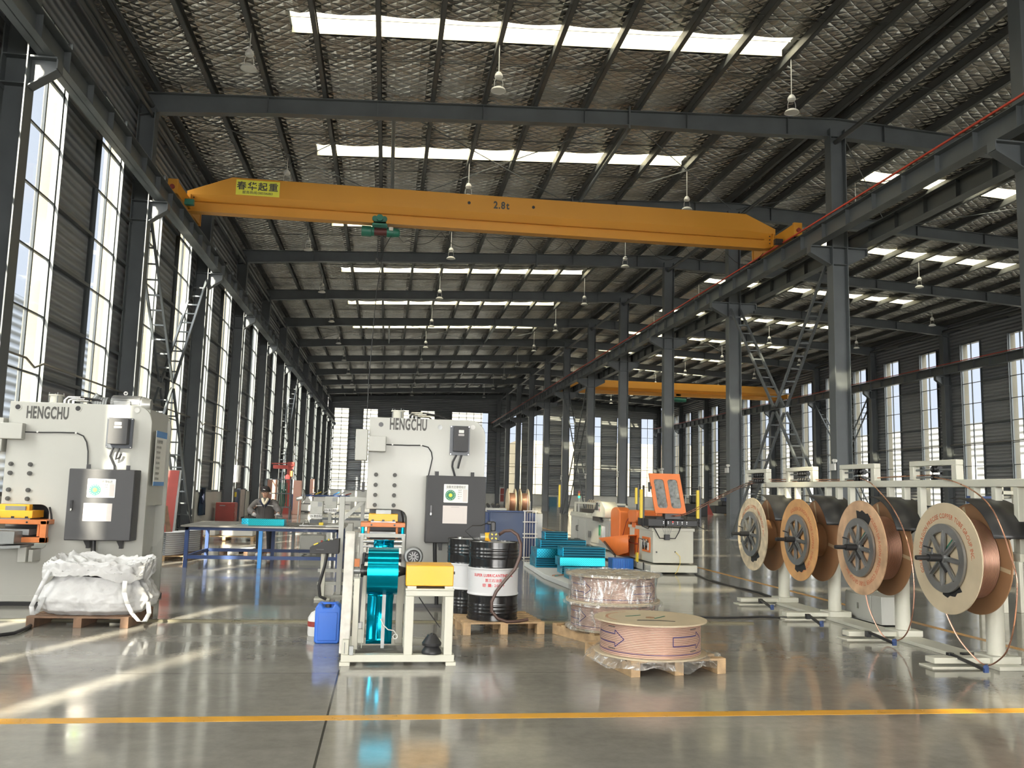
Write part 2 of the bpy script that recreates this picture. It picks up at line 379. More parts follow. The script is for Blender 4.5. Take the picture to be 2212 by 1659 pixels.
# ---- windows (frame + glass each)
def mk_window(w, n=2):
    fr = MB(); t = .05; d = .025
    fr.bx(-w/2, -w/2+t, -d, d, 1.16, WT).bx(w/2-t, w/2, -d, d, 1.16, WT)
    fr.bx(-w/2, -w/2+.012, -.095, .095, 1.16, WT).bx(w/2-.012, w/2, -.095, .095, 1.16, WT)
    for k in range(1, n): x = -w/2 + w*k/n; fr.bx(x-.025, x+.025, -d, d, 1.16, WT)
    for z in ZG:
        hh = .07 if z in (2.3, 9.0, 1.2) else .035
        fr.bx(-w/2+t, w/2-t, -d*.9, d*.9, z-hh/2, z+hh/2)
    gl = MB(); gl.add([(-w/2+t, .0, 1.2), (w/2-t, 0, 1.2), (w/2-t, 0, WT), (-w/2+t, 0, WT)], [(0, 1, 2, 3)])
    return fr, gl
wi = 0
protos = {}
def place_window(w, n, loc, rz):
    global wi
    wi += 1; k = (round(w, 1), n)
    if k not in protos:
        fr, gl = mk_window(w, n)
        r = thing('window_%d' % wi, (0, 0, 0), None, None, None, 'structure')
        fr.build('window_frame', 'winframe', r); gl.build('window_pane', 'glass', r, smooth=0); protos[k] = r; r.location = loc; r.rotation_euler.z = rz
    else:
        r = copy_tree(protos[k], loc, rz); r.name = 'window_%d' % wi
for u, v in WS:
    place_window(v-u, 2, (XL, (u+v)/2, 0), pi/2); place_window(v-u, 2, (XR, (u+v)/2, 0), pi/2)
for u, v in WG: place_window(v-u, 5 if v-u > 3 else 2, ((u+v)/2, YB+.06, 0), 0)
# ---- columns: H sections with corbels for the crane runways
def hcol(mb, x0, x1, y, z0, z1, b=.34, t=.022):
    mb.bx(x0, x0+t, y-b/2, y+b/2, z0, z1).bx(x1-t, x1, y-b/2, y+b/2, z0, z1).bx(x0+t, x1-t, y-.009, y+.009, z0, z1)
def corbel(mb, xa, xb, y):      # from column face xa out to xb
    mb.bx(min(xa, xb), max(xa, xb), y-.13, y+.13, 8.44, 8.47)
    mb.prism([(xa, 8.44), (xb, 8.44), (xb, 8.27), (xa, 7.95)], 'y', y-.008, y+.008)
    d = (1 if xb > xa else -1)
    mb.bar((xa, y, 7.94), (xb, y, 8.26), .24, .02)
    mb.bx(xb-.012, xb+.012, y-.12, y+.12, 8.27, 8.44)
BAYN = ['behind the camera']*4 + ['nearest', 'second', 'third', 'fourth', 'fifth', 'sixth', 'seventh', 'eighth', 'ninth', 'tenth', 'eleventh', 'twelfth', 'thirteenth', 'last']
for i, y in enumerate(FY):
    last = (i == len(FY)-1)
    for nm in 'LMR':
        x0, x1 = {'L': (-6.58, -6.16), 'M': (XM0, XM1), 'R': (mx(-6.16), mx(-6.58))}[nm]
        zt = {'L': 10.9, 'M': 11.9, 'R': 10.9}[nm]
        r = thing('steel_column', ((x0+x1)/2, y, 0), '%s dark steel column from the camera %s' % (BAYN[i] if i > 3 else ('unseen %s' % ['fourth', 'third', 'second', 'first'][i]), {'L': 'along the left window wall', 'M': 'in the middle row of columns', 'R': 'along the right window wall'}[nm]), 'column', {'L': 'steel columns along the left wall', 'M': 'steel columns in the middle row', 'R': 'steel columns along the right wall'}[nm])
        mb = MB(); hcol(mb, x0, x1, y, 0, zt)
        for z in (8.44, 7.95): mb.bx(x0+.02, x1-.02, y-.16, y+.16, z, z+.016)
        mb.bx(x0-.04, x1+.04, y-.2, y+.2, 0, .03)
        mb.build('column_shaft', 'steel', r)
        mb = MB()
        if nm in 'L': corbel(mb, x1, -5.72, y)
        if nm == 'R': corbel(mb, x0, mx(-5.72), y)
        if nm == 'M': corbel(mb, x0, 11.42, y)
        mb.build('corbel', 'steel', r)
        if nm == 'M':
            mb = MB(); corbel(mb, x1, mx(11.42), y); mb.build('corbel', 'steel', r)
# ---- roof beams
def beam_poly(half):
    lo = [(x if half < 0 else mx(x), z) for x, z in RB]
    hi = [(x if half < 0 else mx(x), ztop(x)) for x, z in RB]
    return lo, hi
for i, y in enumerate(FY):
    r = thing('roof_beam', (XRIDGE, y, 11.5), 'dark tapered steel roof beam spanning the hall over the %s row of columns' % (BAYN[i] if i > 3 else ['rearmost', 'next rearmost', 'unseen third', 'unseen fourth'][i]), 'roof beam', 'roof beams', 'structure')
    for half in (-1, 1):
        lo, hi = beam_poly(half); mb = MB()
        mb.prism(lo + hi[::-1], 'y', y-.008, y+.008)
        for pl, s_ in ((lo, 1), (hi, -1)):
            for k in range(len(pl)-1):
                (xa, za), (xb, zb) = pl[k], pl[k+1]
                mb.bar((xa, y, za), (xb, y, zb), .24, .022)
        for x, z in RB:
            X = x if half < 0 else mx(x)
        for x in (-3.44, -.63, 2.17, 4.95, 7.85, 10.8):
            zl = [a[1] + (b[1]-a[1])*(x-a[0])/(b[0]-a[0]) for a, b in zip(RB, RB[1:]) if a[0] <= x <= b[0]][0]
            X = x if half < 0 else mx(x); mb.bx(X-.005, X+.005, y-.11, y+.11, zl, ztop(x))
        X = 6.2 if half < 0 else mx(6.2)
        mb.bx(X-.02, X+.02, y-.14, y+.14, 11.40, ztop(6.2)+.12)
        mb.build('beam_half', 'steel', r)
# ---- purlins, tie rods, eaves tubes
PX = [-6.24, -4.84, -3.44, -2.03, -.63, .77, 2.15, 3.53, 4.92, 6.40, 7.87, 9.31, 10.82, 12.05]
PX = PX + [mx(x) for x in PX]
for x in PX:
    z = ztop(x)+.012; mb = MB()
    mb.bx(x-.012, x-.004, YA, YB, z, z+.22).bx(x-.012, x+.10, YA, YB, z, z+.008).bx(x-.012, x+.10, YA, YB, z+.212, z+.22).bx(x+.092, x+.10, YA, YB, z, z+.03)
    tag(mb.build('roof_purlin', 'purlin'), kind='structure')
for i in range(3, len(FY)-1):
    for fr_ in (.32, .36, .69, .73):
        y = FY[i] + BAY*fr_; mb = MB()
        dz = .06 if fr_ in (.32, .69) else .16
        for half in (0, 1):
            pts = [(x if not half else mx(x), y, ztop(x)+dz) for x in (-6.2, 12.2)]
            mb.tube(pts, .009, 5)
        tag(mb.build('roof_tie_rod', 'purlin'), kind='structure')
for i in (7, 11):       # diagonal roof bracing in the braced bays
    for (xa, xb) in ((-6, 0.0), (0.0, 6.2), (6.2, 12.2), (12.4, 18.4), (18.4, 24.6), (24.6, 30.6)):
        za, zb = ztop(xa)-.2, ztop(xb)-.2
        mb = MB().tube([(xa, FY[i], za), (xb, FY[i+1], zb)], .014, 6).tube([(xb, FY[i], zb), (xa, FY[i+1], za)], .014, 6)
        tag(mb.build('roof_brace', 'steel'), kind='structure')
    for x in (-.2, 6.35): tag(MB().cyl((x, FY[i], ztop(x)-.28), (x, FY[i+1], ztop(x)-.28), .055).build('roof_strut', 'steel'), kind='structure')
for x, z, rr in ((-6.3, 11.0, .07), (-6.25, 10.72, .05), (mx(-6.3), 11.0, .07), (12.26, 11.55, .07)):
    tag(MB().cyl((x, YA, z), (x, YB, z), rr, n=10).build('roof_edge_tube', 'purlin'), kind='structure')
# ---- ceiling foil with skylight strips
def foil_mat():
    m = bpy.data.materials.new('quilted_roof_foil'); m.use_nodes = True; nt = m.node_tree; p = nt.nodes['Principled BSDF']
    g = N(nt, 'ShaderNodeNewGeometry'); s = N(nt, 'ShaderNodeSeparateXYZ'); link(nt, g.outputs['Position'], s.inputs[0])
    def lin(a, b):
        x = N(nt, 'ShaderNodeMath', operation='MULTIPLY', i1=a); link(nt, s.outputs[0], x.inputs[0])
        y = N(nt, 'ShaderNodeMath', operation='MULTIPLY_ADD', i1=b); link(nt, s.outputs[1], y.inputs[0]); link(nt, x.outputs[0], y.inputs[2])
        pp = N(nt, 'ShaderNodeMath', operation='PINGPONG', i1=1.0); link(nt, y.outputs[0], pp.inputs[0]); return pp.outputs[0]
    u, v = lin(1/.40, 1/.30), lin(1/.40, -1/.30)
    # distance to nearest quilt line 0..1
    def tri(o):
        a = N(nt, 'ShaderNodeMath', operation='SUBTRACT', i1=.5); link(nt, o, a.inputs[0])
        b = N(nt, 'ShaderNodeMath', operation='ABSOLUTE'); link(nt, a.outputs[0], b.inputs[0])
        c = N(nt, 'ShaderNodeMath', operation='MULTIPLY_ADD', i1=-2., i2=1.); link(nt, b.outputs[0], c.inputs[0]); return c.outputs[0]
    tu, tv = tri(u), tri(v)
    mn = N(nt, 'ShaderNodeMath', operation='MINIMUM'); link(nt, tu, mn.inputs[0]); link(nt, tv, mn.inputs[1])
    sq = N(nt, 'ShaderNodeMath', operation='POWER', i1=.5); link(nt, mn.outputs[0], sq.inputs[0])
    n1 = N(nt, 'ShaderNodeTexNoise'); n1.inputs['Scale'].default_value = 1.7; n1.inputs['Detail'].default_value = 4; link(nt, g.outputs['Position'], n1.inputs['Vector'])
    mpp = N(nt, 'ShaderNodeMapping'); mpp.inputs['Scale'].default_value = (1.2, 6, 1); link(nt, g.outputs['Position'], mpp.inputs[0])
    n2 = N(nt, 'ShaderNodeTexNoise'); n2.inputs['Scale'].default_value = 1.6; n2.inputs['Detail'].default_value = 5; link(nt, mpp.outputs[0], n2.inputs['Vector'])
    ad = N(nt, 'ShaderNodeMath', operation='MULTIPLY_ADD', i1=.7); link(nt, n2.outputs[0], ad.inputs[0])
    amp = N(nt, 'ShaderNodeMapRange', i1=.38, i2=.62, i3=.22, i4=.8); link(nt, n1.outputs[0], amp.inputs[0])
    q = N(nt, 'ShaderNodeMath', operation='MULTIPLY'); link(nt, sq.outputs[0], q.inputs[0]); link(nt, amp.outputs[0], q.inputs[1]); link(nt, q.outputs[0], ad.inputs[2])
    bp = N(nt, 'ShaderNodeBump'); bp.inputs['Strength'].default_value = .9; bp.inputs['Distance'].default_value = .17
    link(nt, ad.outputs[0], bp.inputs['Height']); link(nt, bp.outputs[0], p.inputs['Normal'])
    ln = N(nt, 'ShaderNodeMath', operation='GREATER_THAN', i1=.035); link(nt, mn.outputs[0], ln.inputs[0])
    mix = N(nt, 'ShaderNodeMix', data_type='RGBA'); link(nt, ln.outputs[0], mix.inputs[0]); mix.inputs[6].default_value = (.20, .19, .17, 1)
    cr = N(nt, 'ShaderNodeValToRGB'); link(nt, n1.outputs[0], cr.inputs[0])
    cr.color_ramp.elements[0].color = (.54, .51, .47, 1); cr.color_ramp.elements[0].position = .35
    cr.color_ramp.elements[1].color = (.74, .735, .71, 1); cr.color_ramp.elements[1].position = .65
    link(nt, cr.outputs[0], mix.inputs[7]); link(nt, mix.outputs[2], p.inputs['Base Color'])
    p.inputs['Metallic'].default_value = .85; p.inputs['Roughness'].default_value = .2
    return m
M['foil'] = foil_mat()
SKL = (-2.55, 9.25)
mb = MB(); ZD = .235
mb_s = MB()
for a_, b_ in ((-6.75, -5.75), (mx(-5.75), mx(-6.75))): mb_s.add([(a_, YA-.4, ztop(a_)+ZD-.01), (b_, YA-.4, ztop(b_)+ZD-.01), (b_, YB+.4, ztop(b_)+ZD-.01), (a_, YB+.4, ztop(a_)+ZD-.01)], [(0, 1, 2, 3)])
tag(mb_s.build('roof_eaves_lining', 'purlin', solid=.01), kind='structure')
xs = sorted(set([-6.75, SKL[0], SKL[1], XRIDGE, mx(SKL[0]), mx(SKL[1]), mx(-6.75)] + PX))
sky_y = [(y+BAY/2-.25-.02, y+BAY/2+.75) for y in FY[:-1]]
sky_y = [(y+3.54, y+4.48) for y in FY[:-1]]
ys = sorted(set([YA-.4, YB+.4] + [q for p in sky_y for q in p]))
def sag(x):
    return 0
for a, b in zip(xs, xs[1:]):
    if b-a < .02: continue
    for c, d in zip(ys, ys[1:]):
        if (c, d) in sky_y and ((a >= SKL[0]-.01 and b <= SKL[1]+.01 and c < 63) or (a >= mx(SKL[1])-.01 and b <= mx(SKL[0])+.01)): continue
        n = max(1, int((b-a)/.25)); m_ = 6
        for k in range(n):
            x0, x1 = a+(b-a)*k/n, a+(b-a)*(k+1)/n
            s0, s1 = [-.05*sin(pi*t) if b-a > .5 else 0 for t in (k/n, (k+1)/n)]
            mb.add([(x0, c, ztop(x0)+ZD+s0), (x1, c, ztop(x1)+ZD+s1), (x1, d, ztop(x1)+ZD+s1), (x0, d, ztop(x0)+ZD+s0)], [(0, 1, 2, 3)])
tag(mb.build('ceiling', 'foil', smooth=25), kind='structure')
# roof sheet above keeps daylight out except at the skylights
mb = MB()
cx = [-6.9, SKL[0], SKL[1], XRIDGE, mx(SKL[1]), mx(SKL[0]), mx(-6.9)]
for a, b in zip(cx, cx[1:]):
    for c, d in zip(ys, ys[1:]):
        if (c, d) in sky_y and ((a, b) == (mx(SKL[1]), mx(SKL[0])) or ((a, b) == (SKL[0], SKL[1]) and c < 63)): continue
        mb.add([(a, c, ztop(a)+.42), (b, c, ztop(b)+.42), (b, d, ztop(b)+.42), (a, d, ztop(a)+.42)], [(0, 1, 2, 3)])
tag(mb.build('roof_sheet', mat('grey_roof_sheet', (.4, .42, .45), .5), solid=.03, smooth=0), kind='structure')
def sky_mat():
    m = bpy.data.materials.new('translucent_skylight_sheet'); m.use_nodes = True; nt = m.node_tree; nt.nodes.clear()
    o = N(nt, 'ShaderNodeOutputMaterial'); mxs = N(nt, 'ShaderNodeMixShader', i0=.45); t = N(nt, 'ShaderNodeBsdfTransparent'); g = N(nt, 'ShaderNodeBsdfTranslucent')
    t.inputs[0].default_value = (.6, .59, .50, 1); g.inputs[0].default_value = (.62, .58, .44, 1)
    link(nt, t.outputs[0], mxs.inputs[1]); link(nt, g.outputs[0], mxs.inputs[2]); link(nt, mxs.outputs[0], o.inputs[0]); return m
M['skyl'] = sky_mat()
for (c, d) in sky_y:
    for a, b in ((SKL[0], SKL[1]), (mx(SKL[1]), mx(SKL[0]))):
        if a < 0 and c > 63: continue
        wi += 1; r = thing('window_%d' % wi, ((a+b)/2, (c+d)/2, 12), None, None, None, 'structure')
        MB().add([(a, c, ztop(a)+.40), (b, c, ztop(b)+.40), (b, d, ztop(b)+.40), (a, d, ztop(a)+.40)], [(0, 1, 2, 3)]).build('skylight_sheet', 'skyl', r, smooth=0)
        mb = MB(); m_ = (c+d)/2
        mb.bar((a, m_, ztop(a)+.37), (b, m_, ztop(b)+.37), .03, .03)
        for y in (c, d): mb.prism([(a, ztop(a)+.235), (b, ztop(b)+.235), (b, ztop(b)+.42), (a, ztop(a)+.42)], 'y', y-.01, y+.01)
        mb.build('skylight_frame', mat('skylight_trim', (.55, .54, .42), .5) if 'skt' not in M else M['skt'], r)
# ---- crane runways: beam, rail, conductor rail
RUN = [(-5.9, 'along the left wall'), (11.58, 'on the near side of the middle columns'), (mx(11.58), 'on the far side of the middle columns'), (mx(-5.9), 'along the right wall')]
for k, (x, lb) in enumerate(RUN):
    r = thing('crane_runway', (x, 30, 8.47), 'long dark steel crane runway beam '+lb, 'runway beam', 'crane runway beams')
    mb = MB(); z0, z1 = 8.475, 8.93
    mb.bx(x-.14, x+.14, YA, YB, z0, z0+.016).bx(x-.16, x+.16, YA, YB, z1-.016, z1).bx(x-.006, x+.006, YA, YB, z0, z1)
    y = YA+.6
    while y < YB: mb.bx(x-.12, x+.12, y-.005, y+.005, z0+.01, z1-.01); y += 1.25
    mb.build('runway_girder', 'steel', r)
    MB().bx(x-.03, x+.03, YA, YB, 8.93, 9.0).build('rail', 'grey', r)
    s = {0: None, 1: -.19, 2: None, 3: -.2}[k]
    if s: MB().bx(x+s-.018, x+s+.018, YA, YB, 8.985, 9.02).build('conductor_rail', 'redrail', r)
# ---- ladder braces between columns
def lattice(x, ya, za, yb, zb, lab, grp, w=.36):
    r = thing('lattice_brace', (x, (ya+yb)/2, min(za, zb)), lab, 'brace', grp)
    p, q = Vector((x, ya, za)), Vector((x, yb, zb))
    for s in (-1, 1): MB().bar(p+Vector((s*w/2, 0, 0)), q+Vector((s*w/2, 0, 0)), .06, .08).build('chord', 'steel', r)
    n = int((q-p).length/.45); m0 = MB().bar((x-w/2, ya, za), (x+w/2, ya, za), .05, .03)
    for k in range(1, n):
        c = p.lerp(q, k/n); MB().bar(c-Vector((w/2, 0, 0)), c+Vector((w/2, 0, 0)), .045, .04).build('rung', 'steel', r)
for i, bn in ((7, 'nearer'), (11, 'farther')):
    y0, y1 = FY[i]+.20, FY[i+1]-.20
    for x, rn in ((-6.37, 'left wall'), (12.26, 'middle column row'), (mx(-6.37), 'right wall')):
        ym, zm = (y0+y1)/2, 4.25
        g = 'ladder braces at the '+rn
        lattice(x, y0, 8.2, ym-.1, zm+.1, 'upper near arm of the %s ladder-like cross brace at the %s' % (bn, rn), g)
        lattice(x, y1, 8.2, ym+.1, zm+.1, 'upper far arm of the %s ladder-like cross brace at the %s' % (bn, rn), g)
        lattice(x, ym-.1, zm-.1, y0, .1, 'lower near arm of the %s ladder-like cross brace at the %s' % (bn, rn), g)
        lattice(x, ym+.1, zm-.1, y1, .1, 'lower far arm of the %s ladder-like cross brace at the %s' % (bn, rn), g)
# ---- high-bay lamps
def lamp_at(x, y, z, proto=None):
    zr = ztop(x)+.225
    r = thing('high_bay_lamp', (x, y, z), 'x', 'lamp', 'hanging high bay lamps')
    MB().cyl((x, y, z+.42), (x, y, zr), .012, n=6).build('lamp_rod', 'lampw', r)
    MB().lathe([(0, z+.46), (.05, z+.45), (.085, z+.40), (.10, z+.34), (.075, z+.30), (.0, z+.30)], (x, y, 0), n=16).tube([(x-.07, y, z+.31), (x-.10, y, z+.2), (x-.1, y, z+.09)], .006, 5).tube([(x+.07, y, z+.31), (x+.10, y, z+.2), (x+.1, y, z+.09)], .006, 5).build('lamp_driver', 'lampw', r)
    MB().lathe([(0, z+.09), (.09, z+.085), (.155, z+.045), (.18, z+.0), (.165, z-.005), (.165, z+.012), (0, z+.012)], (x, y, 0), n=24).build('lamp_shade', 'lampw', r)
    MB().lathe([(0, z+.004), (.165, z+.004)], (x, y, 0), n=20).build('diffuser', 'white', r)
    return r
LP = None
ROWS = [(-3.40, 'left row of the left bay'), (2.19, 'middle row of the left bay'), (9.35, 'right row of the left bay'), (mx(9.31)+.04, 'left row of the right bay'), (mx(2.15)+.04, 'middle row of the right bay'), (mx(-3.44)+.04, 'right row of the right bay')]
for x, rn in ROWS:
    LP = None
    for k in range(0, 10):
        y = 19.13 + 7.52*k
        z = 10.62 if x < 6 or x > 18.5 else 10.72
        lb = 'round white pendant lamp, %s from the camera in the %s' % (['first', 'second', 'third', 'fourth', 'fifth', 'sixth', 'seventh', 'eighth', 'ninth', 'tenth', 'eleventh'][k], rn)
        if LP is None: LP = lamp_at(x, y, z); LP['label'] = lb
        else: copy_tree(LP, (x, y, z), None, lb)
# ---- neighbouring buildings seen through the windows
def neighbour(name, x0, x1, y0, y1, h, m, lab, facing):
    r = thing(name, ((x0+x1)/2, (y0+y1)/2, -.3), lab, 'building')
    MB().bx(x0, x1, y0, y1, -.3, h).build('building_body', m, r)
    if facing == 'x+':
        y = y0+3
        while y < y1-3:
            MB().bx(x1, x1+.05, y, y+2.2, 1, 3.6).bx(x1, x1+.08, y, y+.08, 1, 3.6).bx(x1, x1+.08, y+1.06, y+1.14, 1, 3.6).build('building_window', 'screen', r); y += 7
    if facing == 'x-':
        y = y0+3
        while y < y1-3:
            MB().bx(x0-.05, x0, y, y+2.2, 1, 5.2).build('building_window', 'white', r); y += 7
M['bwall'] = ribs(mat('pale_blue_cladding', (.32, .35, .40), .6), 'Z', .5, .05, .45)
M['bwall2'] = ribs(mat('white_ribbed_cladding', (.30, .30, .30), .6), 'Z', .55, .06, .45)
neighbour('factory_building', -34, -22, 20, 150, 12.3, 'bwall', 'pale blue ribbed factory building outside the left windows', 'x+')
neighbour('factory_building', 50, 62, 10, 150, 8.3, 'bwall2', 'white ribbed low factory building outside the right windows', 'x-')
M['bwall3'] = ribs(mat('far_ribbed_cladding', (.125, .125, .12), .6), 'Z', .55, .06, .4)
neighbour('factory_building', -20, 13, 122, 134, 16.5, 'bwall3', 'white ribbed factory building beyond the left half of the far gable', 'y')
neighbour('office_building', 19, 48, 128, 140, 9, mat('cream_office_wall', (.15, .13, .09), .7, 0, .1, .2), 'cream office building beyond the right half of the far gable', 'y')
# ================================================================ FOREGROUND
XZ = ((1, 0, 0), (0, 0, 1))        # lettering on a face looking at -Y
def rrect(x0, x1, z0, z1, r, n=4):
    pts = []
    for cx, cz, a in ((x1-r, z0+r, -90), (x1-r, z1-r, 0), (x0+r, z1-r, 90), (x0+r, z0+r, 180)):
        for k in range(n+1):
            t = radians(a+90*k/n); pts.append((cx+r*cos(t), cz+r*sin(t)))
    return pts
def cyl_y(mb, x, z, y0, y1, r, n=12): return mb.cyl((x, y0, z), (x, y1, z), r, n=n)
M['ink'] = mat('dark_grey_lettering', (.06, .06, .055), .5)
M['redink'] = mat('red_lettering', (.60, .05, .06), .5)
M['orink'] = mat('faded_orange_lettering', (.46, .11, .045), .6)
M['blueink'] = mat('navy_print', (.02, .02, .15), .5)
M['paper'] = mat('white_label_paper', (.78, .78, .74), .5)
M['form'] = mat('pinkish_form_paper', (.62, .57, .54), .5)
M['dial'] = mat('green_dial_print', (.03, .22, .11), .5)
M['ydot'] = mat('yellow_dial_centre', (.75, .72, .05), .5)
M['faint'] = mat('faint_print', (.45, .42, .42), .5)
M['visual'] = mat('grey_blue_plastic', (.09, .10, .12), .4)

def press(x0, x1, yf, zt, th, body, lab, vfd_turn, right_side):
    """C-frame punch press: two side plates with a throat, head, table, boxes and cabinet"""
    r = thing('punch_press', ((x0+x1)/2, yf+.5, 0), lab, 'press machine', 'two grey-white punch presses')
    xt, zt1, zt0, rr = th          # throat right x, top z, bottom z, radius
    yb = yf+1.0
    def plate(y0, y1):
        p = [(x0, .04), (x1, .04), (x1, zt-.2)]
        for k in range(7): t = radians(90*k/6); p.append((x1-.2+.2*cos(t), zt-.2+.2*sin(t)))
        p += [(x0, zt), (x0, zt1)]
        for k in range(7): t = radians(90-90*k/6); p.append((xt-rr+rr*cos(t), zt1-rr+rr*sin(t)))
        for k in range(7): t = radians(0-90*k/6); p.append((xt-.07+.07*cos(t), zt0+.07+.07*sin(t)))
        p += [(x0, zt0)]
        return MB().prism(p, 'y', y0, y1)
    plate(yf, yf+.05).build('side_plate', 'press', r, bev=.006)
    plate(yb-.05, yb).build('side_plate', 'press', r, bev=.006)
    MB().bx(x0+.04, x1-.04, yf+.05, yb-.05, zt1+.01, zt-.04).bx(x0+.06, x1-.10, yf+.05, yb-.05, .06, zt0-.10).bx(xt+.02, x1-.12, yf+.05, yb-.05, zt0-.1, zt1+.01).build('press_body', 'press', r)
    MB().bx(x1-.12, x1-.05, yf+.12, yb-.12, 1.25, zt-.22).build('rear_cover', 'press', r, bev=.01)
    MB().bx(x0-.02, x1+.02, yf-.01, yb+.01, 0, .045).build('base_skirt', 'blackm', r)
    MB().bx(x0+.01, x1-.01, yf-.012, yf, .05, .12).build('base_flange', 'press', r, bev=.003)
    # bolts
    for bx_, bz in body['bolts']:
        m = MB(); cyl_y(m, bx_, bz, yf-.018, yf, .026, 16); cyl_y(m, bx_, bz, yf-.024, yf-.018, .013, 6); m.build('bolt', 'ink', r)
    for hx, hz, fill in body['holes']:
        m = MB(); m.lathe([(.030, 0), (.040, 0), (.040, -.004), (.030, -.004)], (hx, yf-.0005, hz), 'y', 20); m.build('lifting_hole_rim', 'press', r)
        m = MB(); cyl_y(m, hx, hz, yf-.002, yf+.001, .033, 20); m.build('lifting_hole', {'d': 'blackm', 'w': 'white', 'g': 'grey'}[fill], r)
    # name lettering
    tx, tz, tw, thh = body['text']
    s = thh/.72
    m = text_mb('HENGCHU', s, (0, 0, 0), XZ, 1, .03, gap=.10); w_ = max(v.x for v in m.v)-min(v.x for v in m.v)
    text_mb('HENGCHU', s, (tx, yf-.002, tz), XZ, tw/w_, .03, gap=.10).build('name_lettering', 'ink', r, smooth=0, solid=.001)
    # junction box, its cable and clips
    a, b, c, d = body['jbox']
    MB().bx(a, b, yf-.10, yf-.003, d, c).build('junction_box', 'press', r, bev=.008)
    cb = body['cable']; m = MB().tube(cb, .0075, 8); m.build('cable', 'black', r)
    for q in body['clips']: m = MB(); cyl_y(m, q[0], q[2], yf-.02, yf, .012, 8); m.build('cable_clip', 'white', r)
    a, b, c, d = body['sbox']
    sb = MB().bx(a, b, yf-.06, yf+.18, d, c).build('control_box', 'press', r, bev=.008)
    for k in range(3): m = MB(); m.cyl((a-.015, yf-.01+.06*k, c-.08-.07*k), (a, yf-.01+.06*k, c-.08-.07*k), .012); m.build('push_button', 'ink', sb)
    # frequency inverter
    a, b, c, d = body['vfd']; y1 = yf-.01
    v = MB().prism(rrect(a, b, d, c, .012), 'y', y1-.02, y1+.01).build('inverter_mount', 'visual', r)
    w_, h_ = b-a, c-d
    MB().prism(rrect(a+.16*w_, b-.1*w_, d+.12*h_, c-.03*h_, .012), 'y', y1-.13, y1-.02).build('inverter_case', 'char', v, bev=.004)
    MB().prism(rrect(a+.40*w_, b-.34*w_, c-.26*h_, c-.16*h_, .004), 'y', y1-.134, y1-.13).build('inverter_display', 'paper', v)
    MB().prism(rrect(a+.38*w_, b-.32*w_, c-.36*h_, c-.29*h_, .006), 'y', y1-.134, y1-.13).build('inverter_keypad', 'faint', v)
    for ex in (a+.012, b-.012):
        for ez in (c-.012, d+.012): m = MB(); cyl_y(m, ex, ez, y1-.026, y1-.02, .007, 8); m.build('mount_screw', 'chrome', v)
    for pts in body['hoses']: MB().tube(pts, .013, 8).build('flexible_conduit', 'black', r)
    # cabinet
    a, b, c, d = body['cab']; yc0, yc1 = yf-.30, yf-.04
    cbn = MB().bx(a, b, yc0+.02, yc1, d, c).build('electrical_cabinet', 'char', r, bev=.006)
    dr = MB().bx(a+.004, b-.004, yc0, yc0+.018, d+.006, c-.006).build('cabinet_door', 'char', cbn, bev=.005)
    hz = (c+d)/2
    m = MB().bx(a+.045, a+.075, yc0-.014, yc0, hz-.06, hz+.05).build('door_handle', 'blackm', cbn, bev=.004)
    MB().bx(a+.05, a+.068, yc0-.018, yc0, hz-.075, hz-.045).build('lock_plate', 'chrome', cbn, bev=.002)
    for lx in (a+.11, a+.56): MB().bx(lx, lx+.045, yc1-.02, yc1-.012, c, c+.055).build('mount_lug', 'char', cbn); 
    for lx in (a+.15, a+.52):
        MB().prism([(lx, d), (lx+.075, d), (lx+.075, d-.10), (lx+.05, d-.10)], 'y', yc1-.06, yc1-.05).bx(lx+.035, lx+.075, yc1-.05, yc1, d-.10, d).build('support_bracket', 'blackm', cbn)
    # status label and form
    sx0, sx1, sz1, sz0 = body['sticker']; Y = yc0-.002
    st = MB().prism(rrect(sx0, sx1, sz0, sz1, .008), 'y', Y, Y+.002).build('status_label', 'paper', cbn); W_, H_ = sx1-sx0, sz1-sz0
    t = text_mb('设备状态管理标识', .034, (sx0+.5*W_, Y-.0012, sz1-.045), XZ, .88, .01, center=True); t.build('label_heading', 'ink', st, smooth=0)
    m = MB(); m.bx(sx0+.02, sx1-.02, Y-.001, Y, sz1-.056, sz1-.054); m.build('label_rule', 'ink', st)
    cxd, czd = sx0+.28*W_, sz0+.40*H_
    m = MB(); cyl_y(m, cxd, czd, Y-.003, Y, .065, 32); m.build('green_dial', 'dial', st)
    m = MB(); cyl_y(m, cxd, czd, Y-.005, Y-.003, .022, 20); m.build('dial_centre', 'ydot', st)
    m = MB()
    for k in range(14):
        q = radians(25*k-60); m.box((cxd+.052*cos(q), Y-.004, czd+.052*sin(q)), (.008, .001, .006))
    m.build('dial_marks', 'paper', st)
    t = MB()
    for k, s_ in enumerate(('设备名称', '设备编号', '责任人员', '操作人员', '负责人')): text_mb(s_, .013, (sx0+.58*W_, Y-.0012, sz1-.075-.026*k), XZ, .9, .01, mb=t)
    t.build('label_text', 'ink', st, smooth=0)
    MB().bx(sx0+.79*W_, sx1-.03*W_, Y-.001, Y, sz0+.012, sz1-.062).build('label_panel', 'form', st)
    sx0, sx1, sz1, sz0 = body['form']
    st = MB().bx(sx0, sx1, Y, Y+.002, sz0, sz1).build('record_sheet', 'form', cbn)
    m = MB(); m.bx(sx0+.10, sx1-.10, Y-.001, Y, sz1-.022, sz1-.014)
    for k in range(9): m.bx(sx0+.02, sx1-.02, Y-.001, Y, sz1-.04-.018*k, sz1-.0395-.018*k)
    m.bx(sx0+.02, sx0+.021, Y-.001, Y, sz1-.184, sz1-.04).bx(sx1-.05, sx1-.049, Y-.001, Y, sz1-.184, sz1-.04)
